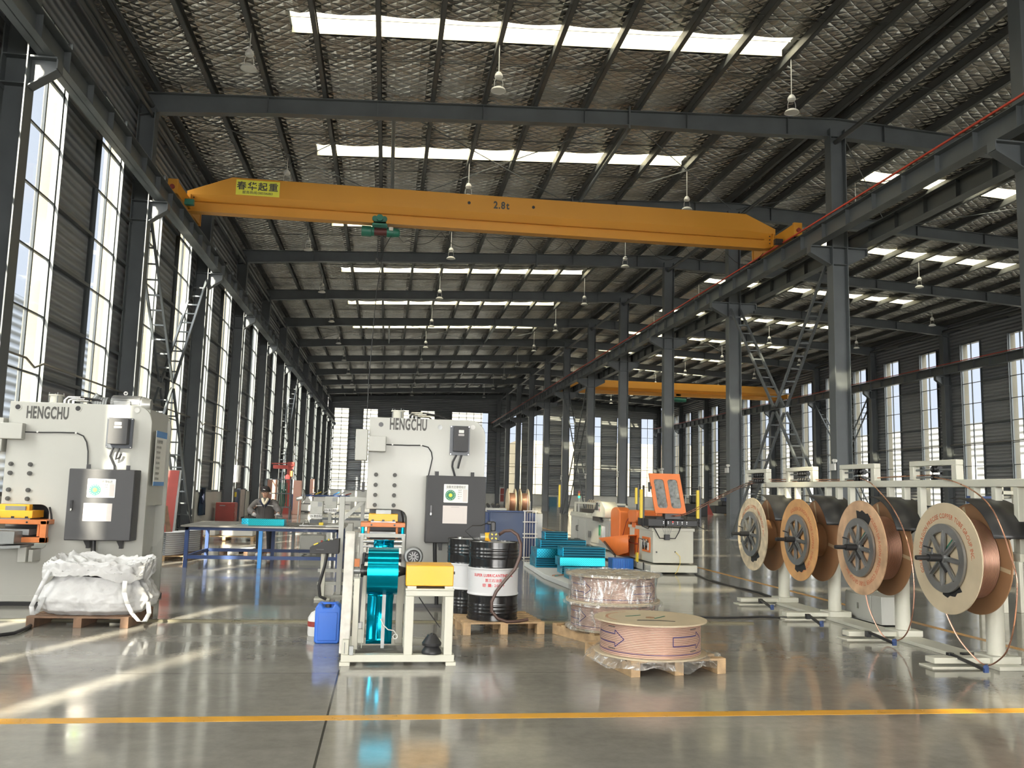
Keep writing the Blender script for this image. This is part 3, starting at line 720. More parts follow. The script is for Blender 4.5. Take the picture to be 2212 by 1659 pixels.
    m.build('sheet_lines', 'faint', st, smooth=0)
    return r
def cab_hoses(yf, px): return [[atY(x, y, yf-.03-.02*k) for x, y in pl] for k, pl in enumerate(px)]
yl = 11.14
press_left = press(-4.47, -2.845, yl, 2.383, (-3.93, 1.168, .655, .10), dict(
    bolts=[(x, z) for x in (-4.398, -4.182) for z in (1.638, 1.532, 1.335, 1.232)],
    holes=[(-4.38, 2.315, 'd'), (-3.703, 2.322, 'd'), (-3.028, 2.327, 'w')],
    text=(-4.278, 2.19, .473, .145), jbox=(-4.53, -4.27, 2.12, 1.93), sbox=(-4.66, -4.50, 2.18, 1.78),
    cable=[atY(x, y, yl-.012) for x, y in ((52, 933), (90, 934), (130, 934), (165, 935), (180, 942), (187, 955), (190, 975), (189, 1010), (188, 1016))],
    clips=[atY(82, 933, yl), atY(165, 935, yl)], vfd=(-3.35, -3.05, 2.225, 1.86),
    hoses=cab_hoses(yl, [[(245, 966), (240, 978), (238, 985), (243, 997), (247, 1006), (247, 1018)], [(257, 968), (252, 983), (250, 992), (258, 988), (262, 980)]]),
    cab=(-3.645, -2.915, 1.60, .775), sticker=(-3.43, -3.12, 1.488, 1.272), form=(-3.455, -3.14, 1.205, 1.0)),
    'grey-white punch press lettered HENGCHU at the left edge behind the white bulk bag', 1, True)
yc = 11.2
press_centre = press(-.236, 1.24, yc, 2.352, (.275, 1.20, .40, .12), dict(
    bolts=[(x, z) for x in (-.128, .106) for z in (1.628, 1.50, 1.375, 1.25)],
    holes=[(-.093, 2.26, 'd'), (.655, 2.25, 'g'), (1.075, 2.265, 'w')],
    text=(.018, 2.205, .468, .145), jbox=(-.236, -.02, 2.11, 1.915), sbox=(-.40, -.25, 2.19, 1.80),
    cable=[atY(x, y, yc-.012) for x, y in ((830, 960), (848, 961), (880, 962), (910, 962), (925, 966), (932, 977), (934, 990), (930, 1008), (926, 1025), (925, 1030))],
    clips=[atY(848, 960, yc), atY(910, 962, yc)], vfd=(.785, 1.035, 2.275, 1.90),
    hoses=cab_hoses(yc, [[(986, 983), (978, 998), (977, 1008), (981, 1022), (983, 1030)], [(997, 983), (992, 1000), (989, 1012)]]),
    cab=(.50, 1.235, 1.633, .81), sticker=(.71, 1.01, 1.53, 1.305), form=(.705, 1.005, 1.268, 1.05)),
    'grey-white punch press lettered HENGCHU in the centre behind the blue strip decoiler', 1, False)
# cable conduits under the cabinets, rear details
MB().tube([(-3.37, yl-.12, .78), (-3.36, yl-.12, .6), (-3.33, yl-.1, .3), (-3.3, yl-.1, .05)], .028, 10).build('cable_hose', 'black', press_left)
MB().tube([(.63, yc-.12, .82), (.64, yc-.12, .6), (.67, yc-.11, .3), (.68, yc-.1, .05)], .024, 10).build('cable_hose', 'black', press_centre)
# rear safety poster on the left press
M['poster'] = mat('poster_blue', (.10, .28, .62), .5)
pp = MB().bx(-2.84, -2.835, 11.36, 11.88, 1.42, 2.1).build('safety_poster', 'paper', press_left)
MB().bx(-2.835, -2.832, 11.36, 11.88, 2.02, 2.1).bx(-2.835, -2.832, 11.36, 11.88, 1.42, 1.47).build('poster_band', 'poster', pp)
mt = MB()
for k, s_ in enumerate(('安全操作规程', '操作前必须检查', '严禁湿手操作', '保持设备清洁', '注意人身安全', '下班关闭电源', '定期检查维护', '发现异常停机')): text_mb(s_, .05 if k == 0 else .035, (-2.83, 11.40, 1.95-.065*k), ((0, 1, 0), (0, 0, 1)), .9, .01, mb=mt)
mt.build('poster_text', 'ink', pp, smooth=0)
# ---- things on top of the presses: motor, cylinders, hoses, valves (bolted to the press)
def top_gear(r, x0, y, z, motor):
    m = MB(); m.cyl((x0+.28, y, z), (x0+.28, y, z+.16), .075, n=24).cyl((x0+.28, y, z+.16), (x0+.28, y, z+.175), .09, n=24).cyl((x0+.28, y, z), (x0+.28, y, z+.02), .09, n=24); m.build('air_tank', 'cream', r)
    for k in range(4):
        a = pi/2*k+.5; MB().cyl((x0+.28+.082*cos(a), y+.082*sin(a), z), (x0+.28+.082*cos(a), y+.082*sin(a), z+.2), .006, n=6).build('tie_bolt', 'grey', r)
    for k in range(3):
        o = .05*k
        MB().tube([(x0+.42+o, y-.1, z), (x0+.42+o, y-.1, z+.10), (x0+.46+o, y-.1, z+.14-.02*k), (x0+.60+o, y-.1, z+.14-.02*k)], .017, 8).build('pipe_elbow', 'chrome', r)
    MB().tube([(x0+.60, y-.1, z+.14), (x0+.8, y-.08, z+.12), (x0+1.0, y-.05, z+.05), (x0+1.1, y-.02, z-.01)], .016, 8).build('hydraulic_hose', 'black', r)
    MB().tube([(x0+.65, y-.1, z+.12), (x0+.75, y-.05, z+.05), (x0+.85, y, z)], .012, 8).build('hydraulic_hose', 'black', r)
    if motor:
        MB().bx(x0+.66, x0+.76, y-.05, y+.05, z, z+.11).build('valve_block', 'grey', r, bev=.01)
        MB().cyl((x0+.71, y, z+.11), (x0+.78, y, z+.19), .03, .045).build('filter_cup', 'grey', r)
        mm = MB(); mm.cyl((x0+.95, y, z+.09), (x0+1.32, y, z+.09), .095, n=28).cyl((x0+1.32, y, z+.09), (x0+1.42, y, z+.09), .10, .07, n=28)
        mo = mm.build('electric_motor', 'alu', r)
        f = MB()
        for k in range(14):
            a = pi*k/13; f.box((x0+1.13, y+.10*cos(a), z+.09+.10*sin(a)), (.34, .012, .02), Matrix.Rotation(a, 3, 'X'))
        f.build('cooling_fins', 'alu', mo)
        MB().lathe([(.012, -.006), (.026, -.006), (.026, .006), (.012, .006), (.012, -.006)], (x0+1.1, y, z+.225), 'y', 16).build('lifting_eye', 'chrome', mo)
        for k in range(5): MB().cyl((x0+.76+.03*k, y, z+.07), (x0+.785+.03*k, y, z+.07), .095, n=20).build('belt_groove', 'grey', mo)
        MB().bx(x0+1.0, x0+1.2, y-.125, y-.09, z+.05, z+.12).build('terminal_box', 'alu', mo, bev=.006)
top_gear(press_left, -4.40, yl+.45, 2.343, True)
top_gear(press_centre, -.16, yc+.5, 2.312, False)
# ---- dies and tables of the presses
def die(r, x0, x1, y, z0, w=.42, centre=True):
    xm = (x0+x1)/2
    MB().bx(x0+.09, x1-.0, y+.55, y+.8, z0-.14, z0+.34).build('throat_backing', 'blackm', r)  # dark backing box added to close off the bright view through the throat
    MB().tube([(x1-.06, y+.2, z0+.30), (x1-.03, y+.18, z0+.22), (x1-.02, y+.2, z0+.12)], .012, 6).build('air_line', 'black', r)
    MB().bx(xm-w*.42, xm+w*.42, y, y+.35, z0+.175, z0+.262).build('upper_die_block', 'yellow', r, bev=.006)
    MB().bx(xm-w*.36, xm+w*.36, y+.02, y+.33, z0+.16, z0+.175).build('die_shim', 'alu', r)
    MB().bx(xm-w*.22, xm+w*.22, y+.05, y+.3, z0+.262, z0+.31).build('ram_plate', 'grey', r)
    MB().bx(x0, x1, y-.02, y+.4, z0+.105, z0+.16).build('die_frame_top', 'dieor', r, bev=.006)
    for px in (x0+.03, x0+.10, x1-.10, x1-.03):
        m = MB(); m.cyl((px, y+.03, z0-.03), (px, y+.03, z0+.105), .022 if px in (x0+.03, x1-.03) else .016); m.build('guide_post', 'bluefin' if px in (x0+.03, x1-.03) else 'dieor', r)
    MB().bx(xm-w*.38, xm+w*.38, y, y+.32, z0-.02, z0+.05).build('lower_die', 'grey', r, bev=.004)
    m = MB()
    for q in (-.3, 0, .3): m.box((xm+q*w, y-.006, z0+.185), (.03, .012, .022))
    m.build('die_clamps', 'blackm', r)
    for q in (-.33, .33): cyl_y(MB(), xm+q*w, z0+.13, y-.023, y-.018, .012).build('frame_hole', 'blackm', r)
die(press_centre, -.285, .255, 10.92, .885)
MB().bx(-.30, .26, 10.86, 11.6, .89, .91).bx(-.30, .26, 10.84, 10.86, .87, .915).build('feed_table', 'press', press_centre)
MB().bx(-.30, -.02, 10.9, 11.19, .46, .49).bx(-.30, .27, 10.86, 11.19, .46, .49).build('feed_shelf', 'press', press_centre)
die(press_left, -4.62, -3.86, 10.92, .84, .5)
MB().bx(-3.93, -3.86, 10.90, 10.97, .74, .99).build('die_frame_post', 'dieor', press_left, bev=.004)
MB().bx(-4.3, -3.86, 10.90, 11.0, .74, .80).build('die_frame_bottom', 'dieor', press_left, bev=.004)
MB().prism([(-4.9, .72), (-4.12, .735), (-4.12, .87), (-4.9, .90)], 'y', 10.70, 10.95).build('feeder_box', 'grey', press_left, bev=.004)
MB().prism([(-4.9, .64), (-4.05, .69), (-4.05, .72), (-4.9, .68)], 'y', 10.70, 11.1).build('feeder_tray', 'grey', press_left)
MB().bx(-4.13, -4.04, 10.86, 11.0, .52, .69).bx(-4.03, -3.98, 10.9, 11.13, .52, .66).build('feeder_bracket', 'press', press_left, bev=.004)
MB().bx(-4.45, -4.1, 11.0, 11.1, 1.08, 1.17).build('slide_block', 'yellow', press_left, bev=.004)
# feed rollers of the centre press (blue strip passes through them)
rf = MB(); rf.bx(-.275, -.235, 10.78, 10.86, .40, .90).bx(.215, .255, 10.78, 10.86, .40, .90).bx(-.36, .44, 10.78, 10.86, .37, .40)
rf.build('feeder_frame', 'press', press_centre, bev=.003)
for z, rr_, m_ in ((.83, .022, 'chrome'), (.635, .05, 'black'), (.77, .012, 'chrome')):
    MB().cyl((-.24, 10.74, z), (.22, 10.74, z), rr_, n=20).build('feed_roller', m_, press_centre)
m = MB(); m.lathe([(0, -.02), (.10, -.02), (.115, 0), (.115, .03), (0, .03)], (.36, 10.70, .66), 'y', 28); gb = m.build('feeder_gearbox', 'grey', press_centre)
MB().lathe([(0, -.06), (.07, -.06), (.08, -.05), (.08, -.02)], (.36, 10.70, .66), 'y', 24).build('motor_fan_cover', 'black', gb)
m = MB()
for k in range(10): a = 2*pi*k/10; m.bar((.36+.015*cos(a), 10.637, .66+.015*sin(a)), (.36+.06*cos(a), 10.637, .66+.06*sin(a)), .006, .004, up=(0, 1, 0))
m.build('fan_grille', 'alu', gb)
MB().bx(-.34, -.27, 10.72, 10.78, .53, .62).build('lubricator_cup', 'dieor', press_centre)
# ---- blue strip hanging from roll up to the rollers (a thing of its own)
st = tag(MB().sheet(lambda u, v: (-.115+.235*u, [7.86, 8.2, 9.2, 10.2, 10.6, 10.69, 10.70][min(6, int(v*6))] + ([7.86, 8.2, 9.2, 10.2, 10.6, 10.69, 10.70][min(6, int(v*6)+1)]-[7.86, 8.2, 9.2, 10.2, 10.6, 10.69, 10.70][min(6, int(v*6))])*(v*6-int(v*6)), [.94, .55, .30, .33, .45, .60, .69][min(6, int(v*6))] + ([.94, .55, .30, .33, .45, .60, .69][min(6, int(v*6)+1)]-[.94, .55, .30, .33, .45, .60, .69][min(6, int(v*6))])*(v*6-int(v*6))), 1, 30).build('foil_strip', 'foilroll', solid=.002), 'loose blue foil strip sagging between the decoiler roll and the centre press', 'foil strip')
tag(MB().sheet(lambda u, v: (-.115+.24*u, 10.68+.05*sin(v*3), .70+.15*v), 1, 8).build('foil_strip', 'foilroll', solid=.002), 'bright blue foil strip entering the rollers below the centre press die', 'foil strip')
# ---- decoiler stand
X0s, X1s, Ya, Yb = -.31, .636, 7.56, 8.42
r = thing('decoiler_stand', (.16, 7.9, 0), 'cream welded steel decoiler stand with yellow motor cover in front of the centre press', 'decoiler')
for y in (Ya, Yb-.08):
    MB().bx(X0s, X1s-.01, y, y+.08, .03, .088).build('base_rail', 'cream', r, bev=.004)
    for x in (X0s, X1s-.07): MB().bx(x-.01, x+.075, y-.01, y+.09, 0, .03).build('foot_plate', 'cream', r, bev=.002)
for x in (X0s+.03, .21, X1s-.09): MB().bx(x, x+.075, Ya+.08, Yb-.08, .035, .085).build('base_cross_rail', 'cream', r, bev=.003)
MB().bx(X0s+.0, X0s+.11, Ya+.03, Yb-.0, .088, .10).build('base_plate', 'cream', r)
for x in (.203, .535):
    for y in (Ya+.005, 7.92): MB().bx(x, x+.072, y, y+.07, .085, .565).build('upright', 'cream', r, bev=.005)
MB().bx(.203, .607, Ya+.005, Ya+.075, .566, .614).bx(.203, .607, 7.92, 7.99, .566, .614).bx(.203, .275, Ya+.076, 7.919, .566, .614).bx(.535, .607, Ya+.076, 7.919, .566, .614).build('top_frame', 'cream', r, bev=.005)
MB().bx(.20, .61, Ya+.0, 7.99, .615, .628).build('top_plate', 'cream', r, bev=.002)
MB().bx(.215, .29, Ya+.02, 7.97, .628, .648).bx(.53, .60, Ya+.02, 7.97, .628, .648).build('packer', 'cream', r)
yc_ = MB().bx(.20, .602, Ya+.02, 7.96, .648, .818).build('motor_cover', 'yellow', r, bev=.008)
MB().cyl((.60, 7.75, .745), (.625, 7.75, .745), .012).build('shaft_end', 'blackm', yc_)
# slanted left side arm plate with cut-outs, and inner posts
sp = MB(); sp.prism([(Ya+.02, .10), (Ya+.10, .10), (8.05, 1.03), (8.05, 1.10), (7.98, 1.11), (7.93, 1.06)], 'x', -.345, -.295)
MB().prism([(Ya+.04, .09), (Ya+.14, .09), (7.90, .70), (7.98, 1.03), (7.93, 1.08), (7.86, 1.06), (7.80, .70)], 'x', -.33, -.245).build('side_arm', mat('chipped_white_arm', (.60, .58, .53), .5, 0, .2, 14), r, bev=.008)
MB().bx(-.235, -.185, 7.74, 7.80, .10, .69).build('inner_post', 'cream', r, bev=.004)
for x in (-.20, .135): MB().bx(x, x+.065, Yb-.30, Yb-.22, .085, .70).build('bearing_post', 'cream', r, bev=.005)
MB().bx(-.30, -.25, Ya-.005, Ya+.05, .088, .21).build('brake_bracket', 'cream', r, bev=.004)
MB().bx(-.245, -.21, Ya-.01, Ya+.02, .088, .16).bx(-.285, -.28, Ya-.012, Ya, .10, .19).build('brake_pad', 'grey', r, bev=.004)
MB().bx(-.21, -.15, 7.86, 7.98, .24, .25).bx(-.155, -.15, 7.86, 7.98, .09, .25).build('small_shelf', 'cream', r)
MB().cyl((-.18, 7.92, .25), (-.18, 7.92, .30), .03, n=20).build('round_cap', 'white', r)
# shaft with cones and clamp
yr = 7.86
MB().cyl((-.262, yr, .745), (.21, yr, .745), .018, n=16).build('shaft', 'blackm', r)
MB().cyl((-.262, yr, .745), (-.19, yr, .745), .028, n=20).cyl((-.275, yr, .745), (-.262, yr, .745), .015).build('shaft_sleeve', 'grey', r)
MB().cyl((-.185, yr, .745), (-.16, yr, .745), .055, n=24).cyl((-.16, yr, .745), (-.12, yr, .745), .042, n=20).build('clamp_hub', 'blackm', r)
MB().bar((-.172, yr, .76), (-.16, yr+.02, .90), .02, .012).bar((-.172, yr, .74), (-.185, yr+.02, .30), .02, .012).build('clamp_lever', 'blackm', r)
MB().cyl((.12, yr, .745), (.15, yr, .745), .05, .05, n=20).cyl((.15, yr, .745), (.21, yr, .745), .045, .03, n=20).build('clamp_cone', 'blackm', r)
# dancer bar below the roll, cable
MB().bx(0.01, .04, 7.80, 7.81, .10, .55).build('dancer_bar', 'grey', r)
MB().tube([atY(x, y, 7.72) for x, y in ((822, 1337), (828, 1350), (838, 1360), (850, 1362))] + [(.13+.02*cos(a), 7.66, .22+.02*sin(a)) for a in (1, 2, 3, 4, 5, 6, 7, 8)], .0045, 6).build('coiled_cable', 'white', r)
MB().tube([atY(x, y, 7.9) for x, y in ((905, 1290), (925, 1320), (950, 1355))], .005, 6).build('thin_cable', 'black', r)
# the blue roll on it
rl = thing('foil_roll', (.01, yr, .745), 'glossy blue foil roll mounted on the decoiler shaft', 'foil roll')
MB().lathe([(.055, -.13), (.20, -.13), (.20, .13), (.055, .13), (.055, -.13)], (.005, yr, .745), 'x', 64).build('wound_strip', 'foilroll', rl, smooth=30)
MB().lathe([(.03, -.132), (.055, -.132), (.055, .132), (.03, .132)], (.005, yr, .745), 'x', 24).build('roll_core', 'card', rl)
tag(MB().sheet(lambda u, v: (-.12+.225*u, 8.02+.05*sin(3*v), .10+.44*v), 1, 10).build('foil_strip', 'foilroll', solid=.002), 'blue foil strip hanging down in a loop behind the decoiler shaft', 'foil strip')
# spare cones on the rail
r = thing('rubber_cone', (.437, 7.62, .09), 'black rubber cone standing upside down beside the right post of the decoiler, upper one', 'rubber cone')
MB().lathe([(0, .088), (.035, .088), (.075, .03), (.082, .02), (.08, .0), (.0, .0)], (.437, 7.62, .158), 'z', 32).build('cone_body', 'black', r)
MB().lathe([(0, 0), (.012, 0), (.012, .012), (0, .012)], (.437, 7.62, .245), 'z', 12).build('cone_bore', 'blackm', r)
c2 = tag(MB().lathe([(0, .068), (.05, .068), (.078, .03), (.085, .015), (.082, 0), (0, 0)], (.437, 7.62, .09), 'z', 32).build('rubber_cone', 'black'), 'black rubber cone resting on the base rail of the decoiler, lower one', 'rubber cone')
# ---- blue jerrycan and the small white container behind it
r = thing('jerrycan', (-.49, 8.72, 0), 'blue plastic jerrycan standing on the floor left of the decoiler', 'jerrycan')
x0, x1 = -.608, -.372
pl = [(x0, .02), (x0+.02, 0), (x1-.02, 0), (x1, .02), (x1, .33), (x1-.03, .365), (x1-.06, .365), (x1-.075, .33), (x0+.075, .33), (x0+.06, .365), (x0+.03, .365), (x0, .33)]
MB().prism(pl, 'y', 8.6, 8.82).build('can_body', 'plast', r, bev=.012)
MB().bx(x0+.03, x1-.03, 8.592, 8.6, .03, .29).build('front_panel', 'plast', r, bev=.006)
MB().bx(x0+.05, x1-.05, 8.70, 8.73, .345, .37).build('carry_handle', 'plast', r, bev=.008)
MB().cyl((-.49, 8.64, .33), (-.49, 8.64, .358), .028, n=20).build('screw_cap', 'black', r)
r = thing('white_jug', (-.66, 9.1, 0), 'small white plastic jug half hidden behind the blue jerrycan', 'jug')
MB().lathe([(0, 0), (.085, 0), (.09, .02), (.09, .17), (.06, .22), (.025, .24), (.025, .26), (0, .26)], (-.62, 9.1, 0), 'z', 20).build('jug_body', 'white', r)
MB().lathe([(.091, .09), (.091, .14)], (-.62, 9.1, 0), 'z', 20).build('jug_label', 'redp', r)
# ---- pallets
def pallet(name, c, w, d, h, rz, lab, m='wood', nb=7, front=True, red=False):
    r = thing(name, (c[0], c[1], 0), lab, 'pallet'); T = Matrix.Translation(Vector((c[0], c[1], 0))) @ Matrix.Rotation(rz, 4, 'Z')
    for k in range(nb):
        y = -d/2 + (d-.085)*k/(nb-1)
        MB(T).bx(-w/2, w/2, y, y+.085, h-.018, h).build('deck_board', m, r, bev=.002)
    for x in (-w/2, -.04, w/2-.08):
        if front:
            MB(T).bx(x, x+.08, -d/2, d/2, .0, h-.018).build('stringer', m, r, bev=.002)
        else:
            MB(T).bx(x, x+.08, -d/2, d/2, h-.033, h-.018).build('stringer', m, r, bev=.002)
            for y in (-d/2, -.05, d/2-.1): MB(T).bx(x, x+.08, y, y+.1, 0, h-.033).build('block', m, r, bev=.003)
    return r
pallet('wooden_pallet', (2.36, 7.62), .86, 1.0, .125, radians(9), 'pale wooden pallet under the nearest copper tube coil', 'wood', 6, True)
pallet('wooden_pallet', (2.38, 8.98), .92, .92, .11, radians(22), 'pale wooden pallet under the two stacked wrapped copper coils', 'wood', 6)
pallet('wooden_pallet', (1.22, 9.55), .86, .82, .125, radians(6), 'worn wooden pallet carrying the two black and white oil drums', 'wood', 6, False)
pallet('wooden_pallet', (-2.98, 9.92), .98, .84, .11, radians(-2), 'old dark wooden pallet under the white bulk bag', 'woodd', 6, True)
# ---- copper coils on pallets
def copper_rings():
    m = bpy.data.materials.new('wound_copper_tube'); m.use_nodes = True; nt = m.node_tree; p = nt.nodes['Principled BSDF']
    tc = N(nt, 'ShaderNodeTexCoord'); s = N(nt, 'ShaderNodeSeparateXYZ'); link(nt, tc.outputs['Object'], s.inputs[0])
    a = N(nt, 'ShaderNodeMath', operation='MULTIPLY', i1=2*pi/.0135); link(nt, s.outputs[2], a.inputs[0])
    b = N(nt, 'ShaderNodeMath', operation='SINE'); link(nt, a.outputs[0], b.inputs[0])
    bp = N(nt, 'ShaderNodeBump'); bp.inputs['Strength'].default_value = .8; bp.inputs['Distance'].default_value = .004
    link(nt, b.outputs[0], bp.inputs['Height']); link(nt, bp.outputs[0], p.inputs['Normal'])
    cr = N(nt, 'ShaderNodeValToRGB'); mr = N(nt, 'ShaderNodeMapRange', i1=-1., i2=1., i3=0., i4=1.); link(nt, b.outputs[0], mr.inputs[0]); link(nt, mr.outputs[0], cr.inputs[0])
    cr.color_ramp.elements[0].color = (.60, .30, .22, 1); cr.color_ramp.elements[1].color = (.96, .70, .59, 1); cr.color_ramp.elements[1].position = .55
    link(nt, cr.outputs[0], p.inputs['Base Color']); p.inputs['Metallic'].default_value = .6; p.inputs['Roughness'].default_value = .36
    return m
M['crings'] = copper_rings()
M['flange'] = mat('pale_fibre_board', (.52, .43, .30), .6, 0, .12, 5)
M['flange2'] = mat('orange_ply_board', (.60, .33, .14), .55, 0, .2, 6)
M['flange3'] = mat('stained_ply_board', (.56, .36, .22), .6, 0, .35, 5)
M['flange4'] = mat('worn_pale_board', (.60, .50, .35), .65, 0, .35, 9)
def arrow_band(c, rad, zc, a0, a1, h, parent, lab=None):
    """outlined arrow printed round the coil wrap: a0 -> a1 tip"""
    def P(a, z): return (c[0]+rad*cos(a), c[1]+rad*sin(a), z)
    mb = MB(); t = .0065
    sh = a1-(a1-a0)*.27
    def seg(u, v):
        n = max(2, int(abs(v[0]-u[0])/.05)+1)
        for k in range(n):
            pa = [u[i]+(v[i]-u[i])*k/n for i in (0, 1)]; pb = [u[i]+(v[i]-u[i])*(k+1)/n for i in (0, 1)]
            d = Vector((P(*pb)))-Vector(P(*pa)); o = Vector((cos(pa[0]), sin(pa[0]), 0)).cross(d).normalized()*t/2
            mb.add([Vector(P(*pa))+o, Vector(P(*pb))+o, Vector(P(*pb))-o, Vector(P(*pa))-o], [(0, 1, 2, 3)])
    pts = [(a0, zc-h*.27), (sh, zc-h*.27), (sh, zc-h*.5), (a1, zc), (sh, zc+h*.5), (sh, zc+h*.27), (a0, zc+h*.27)]
    for k in range(len(pts)): seg(pts[k], pts[(k+1) % len(pts)])
    mb.build('arrow_print', 'blueink', parent, smooth=0)
def coil(c, z0, R, h, lab, marks=True, rot=0):
    r = thing('copper_coil', (c[0], c[1], z0), lab, 'copper coil', 'copper tube coils lying on pallets')
    for z in (z0, z0+h-.012): MB().lathe([(.04, 0), (R, 0), (R, .012), (.04, .012), (.04, 0)], (c[0], c[1], z), 'z', 72).build('flange', 'flange', r, smooth=30)
    b = MB().lathe([(.2, .012), (R*.89, .012), (R*.89, h-.012), (.2, h-.012)], (c[0], c[1], z0), 'z', 72).build('tube_winding', 'crings', r, smooth=60)
    if marks:
        zc = z0+h*.52
        arrow_band(c, R*.89+.003, zc, -pi-.05+rot, -pi+.76+rot, .135, b); arrow_band(c, R*.89+.003, zc, -1.42+rot, -.58+rot, .135, b)
        mb = MB(); rr_ = R*.89+.003
        for zz in (z0+.045,):
            mb.lathe([(rr_, zz-z0-.004), (rr_, zz-z0+.001)], (c[0], c[1], z0), 'z', 72)
        mb.build('print_line', 'blueink', b, smooth=0)
        for a, zz in ((-pi+.35, .235), (-1.0, .235), (-pi+.35, .06), (-1.0, .06)):
            a += rot; mb = MB()
            for k in range(7):
                q = a+k*.028; mb.add([(c[0]+rr_*cos(q+d1), c[1]+rr_*sin(q+d1), z0+zz+d2) for d1, d2 in ((0, 0), (.019, 0), (.019, .010), (0, .010))], [(0, 1, 2, 3)])
            mb.build('print_text', 'ink', b, smooth=0)
    return r
fc = coil((2.30, 7.49), .126, .48, .285, 'nearest copper tube coil lying flat on a pallet with blue printed arrows')
zt_ = .126+.285+.001
mt = text_mb('GOLDEN DRAGON PRECISE COPPER TUBE', .034, (2.30, 7.49, zt_), ((1, 0, 0), (0, 1, 0)), .95, .01, arc=(.36, radians(205), -1))
mt.build('flange_lettering', 'orink', fc, smooth=0)
for (p, q, m_) in (((2.10, 7.55), (2.25, 7.62), 'green'), ((2.32, 7.42), (2.45, 7.56), 'green')):
    MB().bar((*p, zt_+.002), (*q, zt_+.002), .012, .003).build('green_strap', m_, fc)
MB().prism([(2.13, 7.31), (2.30, 7.30), (2.44, 7.25), (2.45, 7.265), (2.33, 7.325), (2.15, 7.34)], 'z', zt_, zt_+.002).build('black_mark', 'black', fc)
MB().cyl((2.30, 7.49, zt_-.012), (2.30, 7.49, zt_+.0015), .038, n=24).build('centre_hole', 'card', fc)
coil((2.35, 8.95), .112, .48, .27, 'lower of the two plastic-wrapped copper coils on the rear pallet', True, -.1)
coil((2.35, 8.95), .384, .48, .265, 'upper of the two plastic-wrapped copper coils on the rear pallet', True, .05)
# clear stretch wrap
def wrap_mat():
    m = bpy.data.materials.new('crinkled_clear_film'); m.use_nodes = True; nt = m.node_tree; nt.nodes.clear()
    o = N(nt, 'ShaderNodeOutputMaterial'); mx_ = N(nt, 'ShaderNodeMixShader'); t = N(nt, 'ShaderNodeBsdfTransparent'); g = N(nt, 'ShaderNodeBsdfGlossy'); g.inputs['Roughness'].default_value = .12
    tc = N(nt, 'ShaderNodeTexCoord'); mp = N(nt, 'ShaderNodeMapping'); mp.inputs['Scale'].default_value = (9, 9, 2.5); link(nt, tc.outputs['Object'], mp.inputs[0])
    n = N(nt, 'ShaderNodeTexNoise'); n.inputs['Scale'].default_value = 1.6; n.inputs['Detail'].default_value = 6; n.inputs['Distortion'].default_value = 1.2; link(nt, mp.outputs[0], n.inputs['Vector'])
    b = N(nt, 'ShaderNodeBump'); b.inputs['Strength'].default_value = 1; b.inputs['Distance'].default_value = .05; link(nt, n.outputs[0], b.inputs['Height']); link(nt, b.outputs[0], g.inputs['Normal'])
    mr = N(nt, 'ShaderNodeMapRange', i1=.48, i2=.70, i3=.16, i4=.85); link(nt, n.outputs[0], mr.inputs[0])
    t.inputs[0].default_value = (.95, .96, .97, 1); df = N(nt, 'ShaderNodeBsdfDiffuse'); df.inputs[0].default_value = (.8, .8, .8, 1); m2 = N(nt, 'ShaderNodeMixShader', i0=.35); link(nt, g.outputs[0], m2.inputs[1]); link(nt, df.outputs[0], m2.inputs[2])
    link(nt, mr.outputs[0], mx_.inputs[0]); link(nt, t.outputs[0], mx_.inputs[1]); link(nt, m2.outputs[0], mx_.inputs[2]); link(nt, mx_.outputs[0], o.inputs[0])
    return m
M['wrap'] = wrap_mat()
def wob(a, z, s): return noise.noise(Vector((cos(a)*3, sin(a)*3, z*5+s)))
def wrapfn(u, v):
    a = 2*pi*u; z = .09+.575*v
    base = .50 if (.0 < v < .10 or .44 < v < .54 or v > .93) else .455
    rr_ = base + .03*wob(a, z, 1); return (2.35+rr_*cos(a), 8.95+rr_*sin(a), z)
tag(MB().sheet(wrapfn, 96, 24).build('stretch_wrap', 'wrap', smooth=60), 'clear crinkled stretch film wound round the two stacked copper coils', 'plastic film')
tag(MB().sheet(lambda u, v: (2.35+(.04+.46*v)*cos(2*pi*u), 8.95+(.04+.46*v)*sin(2*pi*u), .658+.012*wob(2*pi*u, v*2, 5)), 64, 8).build('stretch_wrap', 'wrap', smooth=60), 'clear crinkled film sheet covering the top of the stacked copper coils', 'plastic film')
def skirt(u, v):
    a = 2*pi*u; rr_ = .47+.13*v*(1+.35*wob(a, 0, 3)); return (2.32+rr_*cos(a)*.98, 7.52+rr_*sin(a), .135-.05*v*v*(1.2+2*wob(a, 1, 8))+.01*wob(a*3, v*4, 2))
tag(MB().sheet(skirt, 120, 8).build('plastic_sheet', 'wrap', smooth=60), 'crumpled clear plastic sheet spread between the nearest coil and its pallet', 'plastic film')
